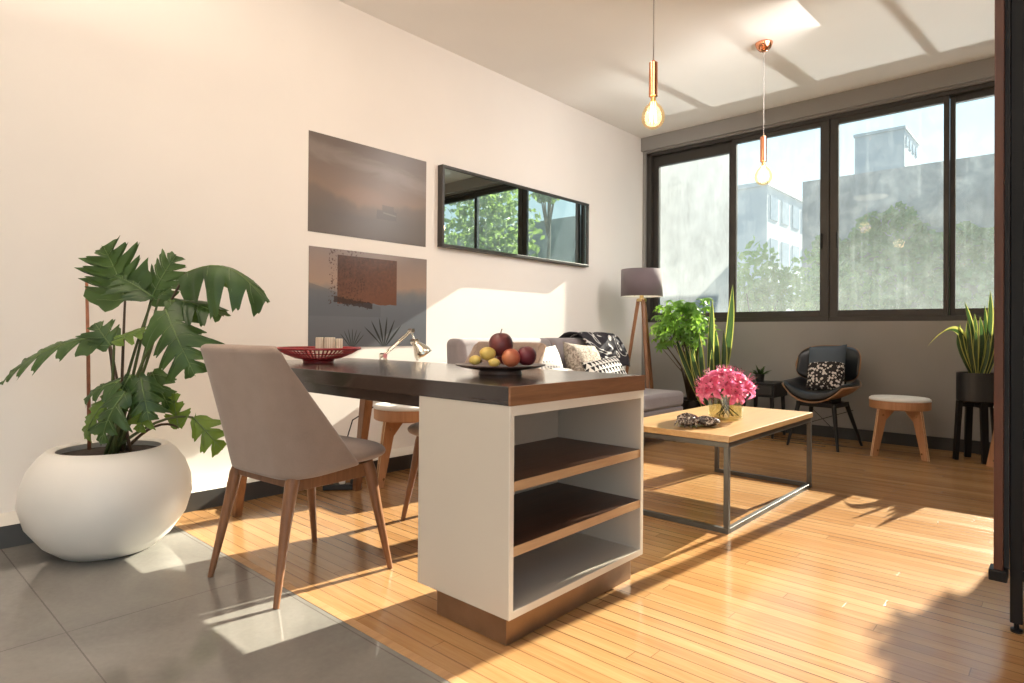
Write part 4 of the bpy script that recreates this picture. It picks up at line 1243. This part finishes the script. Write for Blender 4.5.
def tree(label, cx, cy, cz, rx, ry, rz_, n, sz, seed):
    t = thing('garden_tree', label, 'tree', (cx, cy, -1.2), 0, 'small garden trees outside')
    m = MB()
    for i in range(n):
        th = ri.uniform(0, 6.283); u = ri.uniform(-1,1); r = ri.random()**.45
        s = math.sqrt(1-u*u); k = 1 + .45*noise.noise(V((s*math.cos(th)*1.6+seed, s*math.sin(th)*1.6, u*1.6)))
        p = V((s*math.cos(th)*rx*r*k, s*math.sin(th)*ry*r*k, u*rz_*r*k))
        leafquad(m, p + V((0,0,cz+1.2)), (ri.uniform(-1,1), ri.uniform(-1,.6), ri.uniform(-.2,1)), sz*ri.uniform(.7,1.3))
    m.build('crown', M['treeleaf'], t)
    m = MB(); m.tube([(0,0,0),(.05,0,.9),(-.03,.04,cz+1.2)], [.07,.05,.025], 8)
    for k in range(7):
        a = k*.9; m.tube([(0,0,cz+.3), (rx*.5*math.cos(a), ry*.5*math.sin(a), cz+1.2+rz_*.3*math.sin(k*1.7))], [.025,.008], 6)
    m.build('trunk', M['bark'], t, smooth=180)
tree('light green leafy tree in the yard, filling the lower part of the second window pane', .10, 9.3, 1.35, .75, .6, .85, 1500, .11, 1)
tree('green tree beyond the nearer one, in front of the ivy wall', .55, 10.9, 1.25, .95, .7, .95, 1500, .12, 4)

tree('tall leafy tree to the right of the yard, seen reflected in the long mirror', 5.9, 9.6, 2.7, 1.1, .8, 2.2, 2600, .17, 7)
tree('tall leafy tree farther right in the yard, beside the other tall one', 9.6, 10.4, 2.9, 1.3, .9, 2.6, 2600, .19, 11)
tree('unseen young tree, small high crown added to shade the floor, right of the window', 4.12, 9.4, 3.72, .30, .34, .26, 900, .09, 3)  # added out of view, crown shaped to cast the floor shadow

# ------------------------------------------------------------------ light
w = bpy.data.worlds.new('sky'); SC.world = w; w.use_nodes = True
nt = w.node_tree; bg = nt.nodes['Background']
tc = nt.nodes.new('ShaderNodeTexCoord'); sep = nt.nodes.new('ShaderNodeSeparateXYZ'); nt.links.new(tc.outputs['Generated'], sep.inputs[0])
rp = nt.nodes.new('ShaderNodeValToRGB'); nt.links.new(sep.outputs[2], rp.inputs[0])
e = rp.color_ramp.elements
e[0].position = 0.0; e[0].color = (.62,.60,.57,1)
e[1].position = 1.0; e[1].color = (.22,.45,.80,1)
for p, c in ((.02,(.88,.95,.98)), (.16,(.80,.93,.99)), (.34,(.48,.75,.93))):
    q = e.new(p); q.color = (*c,1)
nt.links.new(rp.outputs[0], bg.inputs[0]); bg.inputs[1].default_value = 1.25

def light(name, kind, loc, energy, col, **k):
    l = bpy.data.lights.new(name, kind); l.energy = energy; l.color = col
    for a, b in k.items(): setattr(l, a, b)
    o = bpy.data.objects.new(name, l); COL.objects.link(o); o.location = loc
    return o
AZ = math.radians(5.7); tanel = .522*math.cos(AZ)
dirn = V((-math.sin(AZ), -math.cos(AZ), -tanel)).normalized()
s = light('sun', 'SUN', (3, 12, 8), 21.0, (1.0,.88,.70), angle=math.radians(.35))
s.rotation_euler = dirn.to_track_quat('-Z','Y').to_euler()
# added warm fill behind the camera, brightening the room
light('added_rear_fill', 'AREA', (2.3, -1.3, HC-.06), 22, (1.0,.86,.72), shape='RECTANGLE', size=2.4, size_y=1.6)
light('dining_ceiling_light', 'AREA', (1.25, 1.6, HC-.06), 8, (1.0,.82,.62), shape='DISK', size=.5)
q = light('added_ceiling_fill', 'AREA', (1.7, .3, 2.35), 62, (1.0,.84,.68), shape='RECTANGLE', size=1.6, size_y=.3)  # added fill aimed upward to lift the ceiling
q.rotation_euler = (PI, 0, 0)
# added fill near the ceiling, brightening the picture wall
q = light('added_picture_wall_fill', 'AREA', (2.3, 2.3, HC-.12), 13, (1.0,.80,.65), shape='RECTANGLE', size=.5, size_y=1.4, spread=math.radians(120))
q.rotation_euler = V((-2.3, .1, -1.1)).to_track_quat('-Z','Y').to_euler()
q = light('added_sofa_wall_fill', 'AREA', (2.3, 4.4, HC-.12), 36, (1.0,.94,.89), shape='RECTANGLE', size=.5, size_y=2.2, spread=math.radians(130))  # added fill for the left wall around the sofa
q.rotation_euler = V((-2.3, .1, -.9)).to_track_quat('-Z','Y').to_euler()
# added lamp in the yard, standing in for sun reflected up through upper panes
up = V((-.085, -1, .51)).normalized()
g = light('added_sun_glint', 'AREA', (2.60, 10.9, .15), 10, (1.0,.94,.86), shape='RECTANGLE', size=5.2, size_y=.75, spread=math.radians(3))
g.rotation_euler = up.to_track_quat('-Z','Y').to_euler()
for nm, p in (('pendant_glow', (1.865,4.66,HC-.985)), ('pendant_glow', (1.89,2.985,HC-.985))):
    light(nm, 'POINT', p, 3.5, (1,.78,.52), shadow_soft_size=.06)

# ------------------------------------------------------------------ camera
f = 621.64; yaw, pitch, roll = .736665623, .00703961, .0075531
cy_, sy_ = math.cos(yaw), math.sin(yaw); cp, sp_ = math.cos(pitch), math.sin(pitch)
fwd = V((-sy_*cp, cy_*cp, sp_)); r = V((cy_, sy_, 0)); u = r.cross(fwd)
cr, sr = math.cos(roll), math.sin(roll)
R2 = r*cr + u*sr; U2 = u*cr - r*sr
cam = bpy.data.cameras.new('camera'); co = bpy.data.objects.new('camera', cam); COL.objects.link(co)
co.matrix_world = Matrix(((R2.x,U2.x,-fwd.x,3.590),(R2.y,U2.y,-fwd.y,-.016),(R2.z,U2.z,-fwd.z,.93),(0,0,0,1)))
cam.sensor_width = 36; cam.lens = 36*f/1024; cam.shift_y = -(341.5-327.813)/1024; cam.clip_start = .02; cam.clip_end = 200
SC.camera = co
